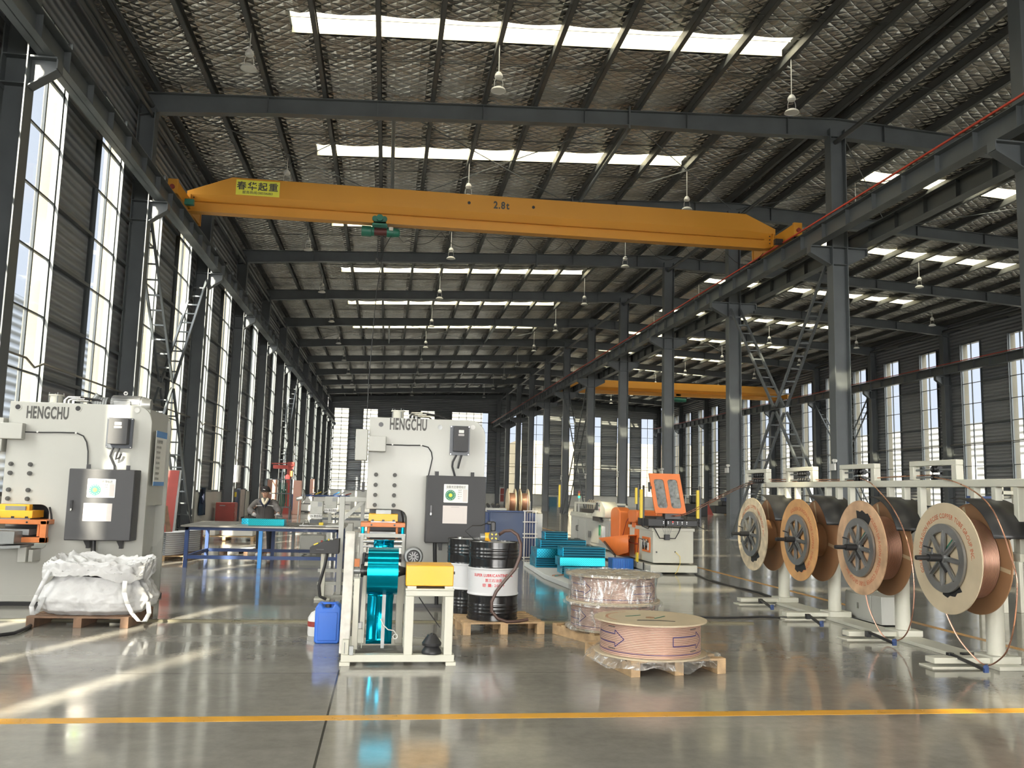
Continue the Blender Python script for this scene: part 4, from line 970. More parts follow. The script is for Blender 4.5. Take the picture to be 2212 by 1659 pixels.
# ---- oil drums
M['drumb'] = mat('glossy_black_drum_paint', (.012, .012, .013), .18, 0, 0, 1, 0, 40, .6)
M['drumw'] = mat('white_drum_paint', (.60, .60, .61), .28)
def drum(x, y, lab, name='oil_drum'):
    r = thing(name, (x, y, .125), lab, 'oil drum', 'black and white oil drums'); z = .125; R = .265; H = .80
    def pr(a, b):
        o = []; n = 14
        for k in range(n+1):
            h = a+(b-a)*k/n; rr_ = R
            for q in (H*.33, H*.66): rr_ += .008*math.exp(-((h-q)/.010)**2)
            for q in (H*.10, H*.145, H*.19, H*.81, H*.855, H*.9): rr_ += .004*math.exp(-((h-q)/.012)**2)
            o.append((rr_, h))
        return o
    fine = lambda a, b: sum([pr(a+(b-a)*k/3, a+(b-a)*(k+1)/3) for k in range(3)], [])
    MB().lathe([(0, .02), (R-.005, .02), (R+.006, 0), (R+.006, .012)] + fine(.012, H*.32), (x, y, z), 'z', 64).build('drum_lower', 'drumb', r, smooth=50)
    MB().lathe(fine(H*.32, H*.67), (x, y, z), 'z', 64).build('drum_band', 'drumw', r, smooth=50)
    MB().lathe(fine(H*.67, H-.012) + [(R+.006, H-.012), (R+.006, H), (R-.006, H), (R-.008, H-.012)], (x, y, z), 'z', 64).build('drum_upper', 'drumb', r, smooth=50)
    MB().lathe([(R-.007, H-.012), (0, H-.010)], (x, y, z), 'z', 48).build('drum_lid', 'drumw', r)
    MB().cyl((x-.12, y+.12, z+H-.012), (x-.12, y+.12, z+H+.006), .03, n=16).build('bung', 'chrome', r)
    return r
fd = drum(1.17, 9.45, 'front black and white oil drum with SUPER LUBRICANTING OIL lettering')
drum(.98, 9.98, 'rear black and white oil drum half hidden behind the front drum')
def curved_text(txt, size, x, y, z, R, a_mid, mat_, parent, xs=1, bold=.015):
    m = text_mb(txt, size, (0, 0, 0), ((1, 0, 0), (0, 0, 1)), xs, bold, center=True, gap=.08)
    # subdivide not needed: glyph corners wrapped on the cylinder
    o = MB(); o.f = m.f
    for v in m.v:
        a = a_mid + v.x/R; o.v.append(Vector((x+R*cos(a), y+R*sin(a), z+v.z)))
    return o.build('drum_lettering', mat_, parent, smooth=0)
am = -pi/2-.09
curved_text('SUPER LUBRICANTING OIL', .040, 1.17, 9.45, .575, .2665, am, 'redink', fd, .86, .03)
curved_text('第三石油类', .036, 1.17, 9.45, .525, .2665, am, 'redink', fd, 1.0)
curved_text('容 量: 200升', .036, 1.17, 9.45, .475, .2665, am, 'redink', fd, 1.2)
# drum pump and hose
r = thing('drum_pump', (1.15, 9.4, .92), 'yellow and black electric drum pump lying on the front oil drum', 'pump')
px_, pz = 1.13, .985
MB().cyl((px_+.02, 9.30, pz), (px_+.02, 9.45, pz), .055, n=24).build('pump_motor', 'black', r)
MB().cyl((px_-.07, 9.36, pz-.01), (px_+.0, 9.36, pz-.01), .047, n=24).build('pump_housing', 'yellow', r)
MB().cyl((px_-.12, 9.36, pz-.01), (px_-.07, 9.36, pz-.01), .035, n=20).build('pump_nozzle', 'grey', r)
m = MB()
for k in range(4): a = pi/4+pi/2*k; m.box((px_+.02+.03*cos(a), 9.296, pz+.03*sin(a)), (.02, .006, .014), Matrix.Rotation(-a, 3, 'Y'))
m.build('pump_vents', 'safety', r)
MB().bx(px_-.01, px_+.04, 9.33, 9.40, pz+.05, pz+.15).bx(px_-.05, px_+.03, 9.34, 9.39, pz+.12, pz+.155).build('pump_handle', 'black', r, bev=.01)
MB().tube([(px_-.04, 9.36, pz+.14), (px_-.12, 9.3, pz+.11), (px_-.22, 9.25, pz+.11), (px_-.29, 9.28, pz+.05), (px_-.2, 9.25, pz-.03), (px_-.05, 9.2, pz-.05)], .005, 6).build('power_cord', 'black', r)
tag(MB().tube([atY(x, y, Y) for x, y, Y in ((1078, 1155, 9.35), (1090, 1147, 9.3), (1105, 1146, 9.25), (1118, 1156, 9.2), (1125, 1175, 9.18), (1124, 1200, 9.15), (1112, 1230, 9.14), (1090, 1255, 9.14), (1072, 1278, 9.14), (1062, 1300, 9.14), (1062, 1320, 9.14), (1075, 1336, 9.14), (1095, 1343, 9.14), (1120, 1342, 9.16), (1140, 1338, 9.2))], .017, 10).build('suction_hose', mat('brown_rubber_hose', (.09, .05, .04), .4)), 'long brown rubber hose hanging from the drum pump down to the pallet', 'hose')
# ---- bulk bag
M['bag'] = mat('white_woven_bag', (.56, .56, .56), .75, 0, .06, 3, .25, 25)
def fold(p, s, a):
    n = 0
    for f, g in ((3, 1), (7, .5), (15, .22)): n += g*(1-abs(noise.noise(Vector(p)*f+Vector((s, s*2, 0))))*2)
    return n*a
r = thing('bulk_bag', (-2.98, 9.95, .11), 'large crumpled white woven bulk bag slumped on the dark pallet', 'bulk bag')
cx_, cy_ = -2.93, 9.95
def bagfn(u, v):
    a = 2*pi*u
    prof = [(0.0, .44), (.12, .53), (.35, .56), (.6, .51), (.78, .46), (1, .42)]
    for (v0, r0), (v1, r1) in zip(prof, prof[1:]):
        if v0 <= v <= v1: rr_ = r0+(r1-r0)*(v-v0)/(v1-v0); break
    se = (abs(cos(a))**3.2+abs(sin(a))**3.2)**(-1/3.2)
    z = .112+.40*v + .03*sin(a*2+1)*v
    p = (cos(a), sin(a), z*1.6); rr_ += fold(p, 2.3, .034)-.03
    return (cx_+rr_*se*cos(a)*.98, cy_+rr_*se*sin(a)*.80, z)
bb = MB().sheet(bagfn, 150, 40); bb.build('bag_body', 'bag', r, smooth=70)
def topfn(u, v):
    a = 2*pi*u; se = (abs(cos(a))**3.2+abs(sin(a))**3.2)**(-1/3.2); ww = [(.50, -.10), (.50, .02), (.46, .06), (.40, .02), (.2, -.05), (0, -.07)]
    k = min(4, int(v*5)); t = v*5-k; rr_ = ww[k][0]+(ww[k+1][0]-ww[k][0])*t; zz = ww[k][1]+(ww[k+1][1]-ww[k][1])*t
    p = (cos(a)*rr_*2, sin(a)*rr_*2, zz*4); w1 = fold(p, 7.7, .042)
    z = .545+zz+w1*.9+.025*sin(3*a+.5)+.03*max(0, cos(a-2.0))
    rr_ += w1*.5*(1 if v < .6 else 0)
    return (cx_-.01+rr_*se*cos(a), cy_+rr_*se*sin(a)*.80, z)
MB().sheet(topfn, 170, 50).build('bag_rolled_top', 'bag', r, smooth=70)
def strap(pts, w=.045):
    k = len(pts)
    mb = MB()
    for a, b in zip(pts, pts[1:]): mb.add([Vector(a)-Vector((w/2, 0, 0)), Vector(a)+Vector((w/2, 0, 0)), Vector(b)+Vector((w/2, 0, 0)), Vector(b)-Vector((w/2, 0, 0))], [(0, 1, 2, 3)])
    return mb
strap([atY(x, y, Y) for x, y, Y in ((112, 1225, 9.62), (95, 1255, 9.5), (80, 1285, 9.48), (68, 1310, 9.46), (70, 1328, 9.45), (80, 1322, 9.5), (95, 1290, 9.52))]).build('lifting_strap', 'bag', r, solid=.005)
strap([atY(x, y, Y) for x, y, Y in ((270, 1255, 9.46), (268, 1280, 9.44), (275, 1305, 9.43), (285, 1325, 9.42), (300, 1342, 9.4), (312, 1343, 9.42), (322, 1325, 9.5), (320, 1300, 9.7))]).build('lifting_strap', 'bag', r, solid=.005)
# ---- floor trunking and cables
M['brass'] = mat('brassy_floor_trunking', (.26, .24, .17), .35, .5, .2, 3)
tag(MB().prism([(9.93, .0), (10.03, .0), (10.01, .018), (9.95, .018)], 'x', -6.4, 4.3).build('floor_trunking', 'brass'), 'low metal cable trunking laid across the floor in front of both presses', 'cable trunking')
tag(MB().tube([atZ(x, y, .02) for x, y in ((-60, 1385), (0, 1372), (30, 1368), (55, 1358), (68, 1350))], .018, 8).build('floor_cable', 'black'), 'thick black cable on the floor running to the dark pallet', 'cable')
tag(MB().tube([atZ(x, y, .012) for x, y in ((1500, 1332), (1560, 1334), (1590, 1334), (1640, 1332), (1700, 1334))], .012, 8).build('floor_cable', 'black'), 'black cable lying on the floor beside the second reel foot', 'cable')
tag(MB().tube([atZ(x, y, .014) for x, y in ((1502, 1240), (1530, 1252), (1580, 1266), (1640, 1280), (1690, 1297))], .014, 8).build('floor_cable', 'black'), 'black cable crossing the floor from the bending machine to the reel stand', 'cable')
# ---- reel stand
RX, RYS, RZC = 5.09, (7.49, 8.95, 10.40, 11.80), .955
r = thing('reel_stand', (5.5, 9.7, 0), 'long cream steel stand carrying four wooden copper tube reels', 'reel stand')
MB().bx(5.40, 5.68, 7.25, 12.1, .0, .035).build('floor_beam', 'cream', r, bev=.004)
for y in RYS:
    MB().bx(4.88, 5.72, y-.09, y+.05, .035, .085).build('cross_foot', 'cream', r, bev=.006)
    MB().bx(4.84, 5.36, y-.12, y+.08, 0, .012).build('foot_plate', 'cream', r)
    MB().bx(5.42, 5.70, y-.13, y+.13, .035, .10).build('post_base', 'cream', r, bev=.006)
    MB().cyl((5.55, y, .08), (5.55, y, 1.08), .077, n=32).build('round_post', 'cream', r)
    MB().cyl((4.80, y, RZC), (5.50, y, RZC), .022, n=16).build('axle', 'blackm', r)
MB().bx(5.50, 5.60, 6.9, 12.25, 1.61, 1.682).build('top_rail', 'cream', r, bev=.006)
for px_ in (1686, 1703, 1724, 1790, 1813.5, 1840, 1925, 1958, 1992, 2108, 2154, 2202):
    y = atX(px_, 1060, 5.55).y; MB().bx(5.51, 5.58, y-.03, y+.03, 1.0, 1.61).build('upright', 'cream', r, bev=.004)
MB().bx(5.47, 5.63, 7.02, 12.15, .96, 1.03).build('lower_rail', 'cream', r, bev=.006)
MB().bx(5.49, 5.61, 6.78, 6.9, .0, 1.72).build('end_post', 'cream', r, bev=.006)
# reel guide frames with rollers
for k, y in enumerate((8.28, 9.74, 11.2, 12.62)):
    g = MB(); w_ = .78
    g.bx(5.50, 5.58, y-w_/2, y-w_/2+.08, 1.682, 1.825).bx(5.50, 5.58, y+w_/2-.07, y+w_/2, 1.684, 1.825).bx(5.50, 5.58, y-w_/2, y+w_/2, 1.825, 1.88)
    gf = g.build('guide_frame', 'cream', r, bev=.006)
    for z in (1.71, 1.785): MB().cyl((5.54, y-w_/2+.02, z), (5.54, y+w_/2-.02, z), .011, n=10).build('roller_rod', 'grey', gf)
    n = (1, 2, 4, 5)[k]
    for j in range(n):
        yy = y-.02+(j-(n-1)/2)*.07
        for z in (1.705, 1.79):
            for dd in (-.035, .035)[:2 if n < 3 else 1]: MB().lathe([(0, -.02), (.035, -.02), (.016, -.006), (.016, .006), (.035, .02), (0, .02)], (5.54, yy+dd, z), 'y', 16).build('guide_roller', 'blackm', gf)
# curved black covers
for y in RYS:
    MB().sheet(lambda u, v: (5.20+.42*u, y+.545*cos(radians(98-(98-200)*-1*0)) if False else y-.545*cos(radians(22+76*v)), RZC+.545*sin(radians(22+76*v))), 1, 20).build('dust_cover', 'blackm', r, solid=.006)
    MB().tube([(5.55, y-.05, 1.05), (5.58, y-.3, 1.2), (5.6, y-.5, 1.15)], .012, 6).build('cover_bracket', 'blackm', r)
# levers at the feet
for (a, b) in (((2052, 1412), (2130, 1448)), ((1875, 1365), (1932, 1390)), ((1745, 1328), (1775, 1350)), ((1643, 1295), (1668, 1314))):
    p, q = atZ(*a, .10), atZ(*b, .05)
    MB().bar(p, q, .03, .025).box(p+Vector((0, 0, -.02)), (.05, .05, .06)).build('tension_lever', 'blackm', r, bev=.003)
    MB().cyl(q+Vector((-.02, -.02, .03)), q+Vector((.02, .02, .03)), .016).bx(q.x-.02, q.x+.02, q.y-.01, q.y+.01, q.z-.02, q.z+.035).build('tension_knob', 'bluep', r)
MB().bx(5.44, 5.66, 7.6, 7.85, .035, .055).build('floor_bracket', 'black', r)
# ---- reels
def reel(y, flm, lab, wound, lettering, torn, col):
    r = thing('cable_reel', (5.1, y, RZC), lab, 'reel', 'wooden copper tube reels on the stand'); R = .5
    f1 = MB().lathe([(.07, -.006), (R, -.006), (R, .006), (.07, .006), (.07, -.006)], (RX, y, RZC), 'x', 96).build('front_flange', flm, r, smooth=30)
    MB().lathe([(.07, -.006), (R, -.006), (R, .006), (.07, .006), (.07, -.006)], (5.375, y, RZC), 'x', 96).build('rear_flange', 'card', r, smooth=30)
    prof = [(.1, .012)] + ([(wound, .012), (wound+.004, .1), (wound-.004, .27)] if wound > .22 else [(.2, .012), (.2, .27)]) + [(.1, .27)]
    prof = [(a, b-.0) for a, b in prof]
    MB().lathe(prof, (RX, y, RZC), 'x', 72).build('tube_winding', 'cwind' if wound > .22 else 'card', r, smooth=60)
    for a in (-40, 75, 190): MB().bar((5.366, y+.22*cos(radians(a)), RZC+.22*sin(radians(a))), (5.366, y+.48*cos(radians(a)), RZC+.48*sin(radians(a))), .035, .003, up=(1, 0, 0)).build('brown_tape', mat('tan_tape', (.5, .38, .24), .5) if 'tape' not in M else M['tape'], r)
    if torn: 
        for (a0, a1, r0, r1) in torn:
            pts = []
            for k in range(9): a = radians(a0+(a1-a0)*k/8); rr_ = r1+.010*((k*7) % 3-1); pts.append((y-rr_*cos(a), RZC+rr_*sin(a)))
            for k in range(9): a = radians(a1-(a1-a0)*k/8); pts.append((y-r0*cos(a), RZC+r0*sin(a)))
            MB().prism(pts, 'x', RX-.0085, RX-.0062).build('torn_black_patch', 'black', f1, smooth=0)
    m = text_mb('GOLDEN DRAGON PRECISE COPPER TUBE GROUP INC.', .062, (RX-.0075, y, RZC), ((0, -1, 0), (0, 0, 1)), .80, .012, arc=(.36, radians(lettering), -1), gap=.09)
    m.build('flange_lettering', col, f1, smooth=0)
    # cast wheel
    wx = RX-.03
    wh = MB().lathe([(.235, -.012), (.31, -.012), (.31, .012), (.235, .012), (.235, -.012)], (wx, y, RZC), 'x', 64)
    for k in range(8):
        a = 2*pi*k/8+.1; c_, s_ = cos(a), sin(a)
        wh.bar((wx, y+.04*c_, RZC+.04*s_), (wx, y+.25*c_, RZC+.25*s_), .045, .016, up=(1, 0, 0)); wh.bar((wx-.018, y+.04*c_, RZC+.04*s_), (wx-.006, y+.25*c_, RZC+.25*s_), .014, .03, up=(1, 0, 0))
    wh.cyl((wx-.03, y, RZC), (wx+.015, y, RZC), .055, n=24)
    w2 = wh.build('cast_wheel', 'alu', r, smooth=30)
    MB().cyl((wx-.15, y, RZC), (wx-.03, y, RZC), .034, n=24).build('hub_sleeve', 'blackm', w2)
    MB().cyl((wx-.27, y, RZC), (wx-.15, y, RZC), .02, n=16).build('shaft_end', 'blackm', w2)
    MB().cyl((wx-.11, y, RZC+.03), (wx-.11, y, RZC+.08), .009, n=8).bar((wx-.11, y-.01, RZC+.085), (wx-.13, y+.09, RZC+.10), .012, .012).build('clamp_screw', 'blackm', w2)
    MB().bar((wx-.035, y, RZC-.03), (wx-.035, y-.09, RZC-.12), .02, .012, up=(1, 0, 0)).build('hub_bar', 'black', w2)  # black bar slanting down from the hub
    for (a, b, c_, d_) in ((.12, .18, -.2, .02), (-.02, -.22, -.2, -.08)): MB().bar((RX-.008, y-a, RZC+b), (RX-.008, y-c_*.3, RZC+d_), .014, .003, up=(1, 0, 0)).build('green_strap', 'green', f1)
    return r
M['cwind'] = ribs(mat('copper_tube_winding', (.85, .50, .38), .32, .85), 'X', .012, .003, .45)
M['tape'] = mat('tan_packing_tape', (.5, .38, .24), .5)
reel(RYS[0], 'flange', 'nearest and largest looking reel, pale board lettered GOLDEN DRAGON, on the cream stand', .36, 205, [(-100, -52, .30, .345)], 'orink')
reel(RYS[1], 'flange3', 'second reel from the front, brown stained board torn black at its upper left', .34, 60, [(55, 100, .30, .39)], 'orink')
reel(RYS[2], 'flange2', 'third reel from the front, bright orange board with a torn black patch at the bottom', .2, 120, [(-105, -60, .30, .39)], 'orink')
reel(RYS[3], 'flange4', 'farthest reel on the cream stand, worn pale board with torn black edges', .2, 200, [(-95, -50, .31, .38), (150, 200, .33, .40)], 'orink')
# copper tubes from reels over the rollers
def tubeX(pts, lab, x=5.2, rr_=.0062):
    tag(MB().tube([atX(a, b, q[0] if q else x) for a, b, *q in pts], rr_, 8).build('copper_tube', 'copper'), lab, 'copper tube', 'copper tubes of the reel stand')
def smoothpts(p, n=5):
    o = []
    for i in range(len(p)-1):
        p0, p1, p2, p3 = [Vector(p[max(0, min(len(p)-1, i+k))]) for k in (-1, 0, 1, 2)]
        for k in range(n):
            t = k/n; o.append(.5*((2*p1)+(p2-p0)*t+(2*p0-5*p1+4*p2-p3)*t*t+(3*p1-p0-3*p2+p3)*t**3))
    return o+[Vector(p[-1])]
def tubeS(pts, lab, rr_=.0065):
    tag(MB().tube(smoothpts([atX(a, b, x) for a, b, x in pts]), rr_, 8).build('copper_tube', 'copper'), lab, 'copper tube')
tubeS([(2018, 1031, 5.5), (2060, 1040, 5.42), (2105, 1062, 5.3), (2140, 1095, 5.22), (2165, 1145, 5.18), (2183, 1200, 5.16), (2197, 1255, 5.15), (2192, 1340, 5.15), (2178, 1400, 5.16), (2155, 1428, 5.2), (2130, 1437, 5.22), (2105, 1420, 5.2), (2075, 1385, 5.15), (2055, 1350, 5.13), (2043, 1322, 5.12)], 'copper tube looping from the nearest reel over its black cover down to the floor')
tubeS([(1858, 1033, 5.5), (1880, 1043, 5.42), (1905, 1068, 5.3), (1930, 1100, 5.22), (1950, 1140, 5.18), (1963, 1180, 5.16), (1973, 1240, 5.15), (1974, 1300, 5.15), (1966, 1350, 5.15), (1950, 1378, 5.18), (1925, 1384, 5.2), (1905, 1370, 5.18), (1888, 1340, 5.15), (1876, 1310, 5.13), (1870, 1284, 5.12)], 'copper tube looping from the second reel over its cover down to the floor')
tubeS([(2020, 1026, 5.54), (1950, 1029, 5.54), (1866, 1034, 5.54), (1780, 1036, 5.54), (1700, 1036, 5.54), (1625, 1034, 5.54)], 'upper copper tube running straight along the guide rollers above the stand', .006)
tubeS([(1870, 1036, 5.56), (1780, 1040, 5.56), (1700, 1040, 5.56), (1625, 1038, 5.56)], 'lower copper tube running straight along the guide rollers above the stand', .006)
for k, (dx, dy, nm) in enumerate(((0, 0, 'upper'), (3, 5, 'lower'))):
    p = [(5.54, 12.5, 1.73-.03*k), (5.53, 12.9, 1.69-.03*k), (5.50, 13.5, 1.58-.03*k), (5.46, 14.4, 1.38-.035*k), (5.42, 15.2, 1.20-.03*k), (5.38, 15.7, 1.11-.02*k), (5.30, 16.15, 1.075-.015*k)]
    tag(MB().tube(smoothpts(p), .007, 8).build('copper_tube', 'copper'), '%s copper tube sloping from the reel stand down into the bending machine' % nm, 'copper tube')
# grey cabinet between the posts
r = thing('low_cabinet', (5.85, 10.1, 0), 'low pale grey steel cabinet standing behind the reel stand base', 'cabinet')
MB().bx(5.78, 6.1, 9.75, 10.55, .02, .34).build('cabinet_body', 'press', r, bev=.004)
MB().bx(5.765, 5.78, 9.96, 10.54, .04, .325).build('cabinet_door', 'press', r, bev=.003)
MB().bx(5.755, 5.765, 10.22, 10.25, .15, .22).build('cabinet_handle', 'chrome', r)
# ================================================================ CRANES
def crane(y, xa, xb, lab, near=True):
    r = thing('overhead_crane', ((xa+xb)/2, y, 9), lab, 'overhead crane')
    sec = [(xa+.05, 9.60), (xa+1.25, 10.08), (xb-1.0, 10.08), (xb-.05, 9.66)]; vs = []; fs = []
    for x, zt in sec:
        c1 = 9.56 if zt > 9.9 else 9.50
        vs += [(x, y+s*a, z) for s in (-1, 1) for a, z in ((.20, zt), (.20, c1), (.10, 9.33), (.10, 9.07))]
    for i in range(3):
        o = 8*i
        for q in ((0, 1), (1, 2), (2, 3), (5, 4), (6, 5), (7, 6), (4, 0), (3, 7)): fs.append((o+q[0], o+q[1], o+8+q[1], o+8+q[0]))
    fs += [(0, 4, 5, 1), (1, 5, 6, 2), (2, 6, 7, 3), (24, 25, 29, 28), (25, 26, 30, 29), (26, 27, 31, 30)]
    g = MB().add(vs, fs).build('girder', 'crane', r, smooth=0)
    MB().prism([(xa+.1, 9.045), (xb-.4, 9.045), (xb-.1, 9.10), (xb-.1, 9.12), (xa+.1, 9.07)], 'y', y-.16, y+.16).bx(xa+.05, xb-.4, y-.21, y+.21, 9.325, 9.33).build('girder_flange', 'crane', r)
    for x, s in ((xa, 1), (xb, -1)):
        e = MB(); e.bx(x-.11, x+.11, y-1.55, y+1.35, 9.08, 9.42).bx(x-.13, x+.13, y-1.6, y-1.5, 9.05, 9.45).bx(x-.13, x+.13, y+1.3, y+1.4, 9.05, 9.45)
        ec = e.build('end_carriage', 'crane', r, bev=.01)
        for yy in (y-1.35, y+1.15): MB().cyl((x-.05, yy, 9.10), (x+.05, yy, 9.10), .10, n=20).build('wheel', 'blackm', ec)
        MB().bx(x+s*.13, x+s*.17, y-.28, y+.28, 9.1, 9.5).build('joint_plate', 'crane', ec, bev=.004)
        m = MB()
        for k in range(3): m.cyl((x+s*.24, y-.215, 9.2+.11*k), (x+s*.24, y-.20, 9.2+.11*k), .02, n=8)
        m.build('joint_bolts', 'blackm', ec)
        MB().bx(x+s*.18, x+s*.42, y-1.0, y-.85, 8.96, 9.12).build('drive_motor', 'green' if s > 0 else 'blackm', ec, bev=.01)
        MB().cyl((x, y+1.42, 9.22), (x, y+1.46, 9.22), .06, n=16).cyl((x, y-1.66, 9.22), (x, y-1.6, 9.22), .06, n=16).build('buffer', 'redp', ec)
    return r, g
cr, g = crane(25.0, -5.9, 11.58, 'long orange-yellow overhead crane girder marked 2.8t crossing the near bay')
Y = 24.8-.002
sg = MB().bx(-4.54, -3.34, Y-.006, Y, 9.585, 10.03).build('maker_sign', mat('lemon_sign', (.80, .78, .08), .5), cr)
text_mb('春华起重', .25, (-3.94, Y-.008, 9.765), XZ, 1.05, .025, center=True, gap=.12).build('sign_heading', 'ink', sg, smooth=0)
text_mb('服务热线:13855161813', .095, (-3.94, Y-.008, 9.635), XZ, 1.05, .012, center=True, gap=.06).build('sign_number', 'ink', sg, smooth=0)
text_mb('2.8t', .30, (3.04, Y-.002, 9.71), XZ, .82, .035, center=True, gap=.10).build('load_mark', 'ink', cr, smooth=0)
for x in (2.07, 3.98): MB().cyl((x, Y-.01, 9.82), (x, Y, 9.82), .045, n=20).build('girder_hole', 'blackm', cr)
# hoist
r = thing('chain_hoist', (-.5, 25, 8.8), 'green electric hoist with red drum hanging under the near crane girder', 'hoist')
MB().cyl((-1.0, 25, 8.83), (-.72, 25, 8.83), .155, n=24).cyl((-.72, 25, 8.83), (-.64, 25, 8.83), .13, n=24).build('gearbox', 'green', r, bev=.01)
MB().cyl((-.64, 25, 8.83), (-.28, 25, 8.83), .105, n=24).build('rope_drum', mat('dark_red_drum', (.09, .02, .02), .5), r)
MB().cyl((-.28, 25, 8.83), (-.10, 25, 8.83), .14, n=24).cyl((-.10, 25, 8.83), (.06, 25, 8.83), .14, .12, n=24).cyl((.06, 25, 8.83), (.10, 25, 8.83), .12, .08, n=24).build('motor', 'green', r, bev=.008)
MB().bx(-.22, -.10, 24.80, 24.86, 8.84, 8.94).build('control_box', 'cream', r, bev=.006)
MB().bx(-.70, -.26, 24.92, 25.08, 8.95, 9.0).prism([(-.72, 8.98), (-.26, 8.98), (-.34, 9.12), (-.64, 9.12)], 'y', 24.84, 24.87).prism([(-.72, 8.98), (-.26, 8.98), (-.34, 9.12), (-.64, 9.12)], 'y', 25.13, 25.16).build('trolley_frame', 'green', r)
MB().cyl((-.49, 24.72, 9.18), (-.49, 24.84, 9.18), .095, n=20).build('trolley_motor', 'green', r)
for x in (-.63, -.36):
    for yy in (24.84, 25.12): MB().cyl((x, yy, 9.18), (x, yy+.05, 9.18), .08, n=20).build('trolley_wheel', 'green', r)
for x in (-.53, -.49): MB().cyl((x, 25, 8.75), (-.535, 25, 8.02), .007, n=6).build('wire_rope', 'blackm', r)
MB().cyl((-.535, 24.97, 8.0), (-.535, 25.03, 8.0), .045, n=16).tube([(-.535, 25, 7.96), (-.535, 25, 7.9), (-.51, 25, 7.86), (-.48, 25, 7.88), (-.48, 25, 7.92)], .014, 6).build('hook_block', 'blackm', r)
MB().tube([(-.15, 24.95, 8.72), (-.35, 24.9, 8.3), (-.5, 24.9, 7), (-.6, 24.9, 4.5), (-.62, 24.9, 1.6)], .013, 6).bx(-.66, -.58, 24.86, 24.94, 1.35, 1.62).build('pendant_control', 'blackm', r)
m = MB(); p = []
for k in range(9):
    xa = .05 + 1.25*k
    for t in range(9 if k == 8 else 8):
        q = t/8; p.append((xa+1.25*q, 25.18, 9.0-.42*4*q*(1-q)+(-.2 if (k == 0 and q < .2) else 0)))
m.tube(p, .010, 6).build('festoon_cable', 'blackm', r)
cr2, g2 = crane(65.0, mx(11.58), mx(-5.9), 'distant orange overhead crane girder crossing the far bay behind the columns')
# hoist under the distant crane
r2 = thing('chain_hoist', (20, 65, 8.8), 'distant dark green hoist under the far bay crane girder', 'hoist')
p_ = atY(1465, 872, 65)
MB().cyl((p_.x-.5, 65, 8.8), (p_.x+.6, 65, 8.8), .16, n=20).build('hoist_body', 'green', r2); MB().bx(p_.x-.2, p_.x+.2, 64.9, 65.1, 8.9, 9.25).build('trolley_frame', 'green', r2)

# ================================================================ WORK TABLE, WORKER
r = thing('work_table', (-2.1, 17.2, 0), 'long steel-topped work table with blue frame at which the worker stands', 'table')
MB().bx(-3.52, -.72, 16.15, 18.2, .705, .735).build('table_top', mat('worn_steel_top', (.22, .21, .19), .32, .6, .25, 2), r, bev=.003)
MB().bx(-3.46, -.78, 16.25, 16.31, .65, .705).bx(-3.46, -.78, 18.08, 18.14, .65, .705).bx(-3.46, -3.40, 16.25, 18.14, .65, .705).bx(-.84, -.78, 16.25, 18.14, .65, .705).build('table_frame', 'bluep', r)
M['bblue'] = mat('bright_blue_paint', (.05, .30, .75), .45, 0, .1, 5)
for x in (-3.46, -2.2, -.84):
    for y in (16.25, 18.08): MB().bx(x, x+.065, y, y+.065, 0, .65).build('leg', 'bblue' if (x == -2.2 and y < 17) else 'bluep', r)
MB().bx(-3.46, -.78, 16.26, 16.31, .15, .21).bx(-3.46, -.78, 18.09, 18.14, .15, .21).bx(-3.45, -3.40, 16.3, 18.1, .15, .21).bx(-.84, -.78, 16.3, 18.1, .15, .21).build('lower_rail', 'bluep', r)
def fin_mat(name, col, per=.022, a='X', b='Z'):
    m = mat(name, col, .33, .75); nt = m.node_tree; p = nt.nodes['Principled BSDF']; g = N(nt, 'ShaderNodeNewGeometry'); s = N(nt, 'ShaderNodeSeparateXYZ'); link(nt, g.outputs['Position'], s.inputs[0])
    def sn(ax, ph=0):
        q = N(nt, 'ShaderNodeMath', operation='MULTIPLY', i1=2*pi/per); link(nt, s.outputs['XYZ'.index(ax)], q.inputs[0]); w_ = N(nt, 'ShaderNodeMath', operation='SINE'); link(nt, q.outputs[0], w_.inputs[0]); return w_.outputs[0]
    mu = N(nt, 'ShaderNodeMath', operation='MULTIPLY'); link(nt, sn(a), mu.inputs[0]); link(nt, sn(b), mu.inputs[1])
    gt = N(nt, 'ShaderNodeMath', operation='GREATER_THAN', i1=.45); link(nt, mu.outputs[0], gt.inputs[0])
    mix = N(nt, 'ShaderNodeMix', data_type='RGBA'); link(nt, gt.outputs[0], mix.inputs[0]); mix.inputs[6].default_value = (*col, 1); mix.inputs[7].default_value = (col[0]*.3, col[1]*.35, col[2]*.4, 1); link(nt, mix.outputs[2], p.inputs['Base Color'])
    return m
M['finp'] = fin_mat('perforated_blue_fins', (.02, .40, .46), .034); M['finp2'] = fin_mat('perforated_darker_fins', (.01, .24, .34), .05)
M['finl'] = ribs(mat('blue_fin_edges', (.02, .26, .42), .4, .5), 'Z', .042, .006, .75)
def fin(x0, x1, y0, y1, z0, z1, m, lab, g='blue finned cores', rz=0):
    c = Vector(((x0+x1)/2, (y0+y1)/2, z0)); r = thing('fin_core', c, lab, 'finned core', g)
    T = Matrix.Translation(c) @ Matrix.Rotation(rz, 4, 'Z') @ Matrix.Translation(-c)
    MB(T).bx(x0, x1, y0, y1, z0, z1).build('fin_pack', m, r)
    MB(T).bx(x0-.004, x0, y0, y1, z0, z1).build('end_plate', 'bluefin', r); MB(T).bx(x1, x1+.004, y0, y1, z0, z1).build('end_plate', 'bluefin', r)
fin(-2.62, -1.95, 17.0, 17.25, .737, .84, 'finp2', 'darker blue finned core lying on the table under the worker’s left-side hand'.replace('’', ''), rz=.02)
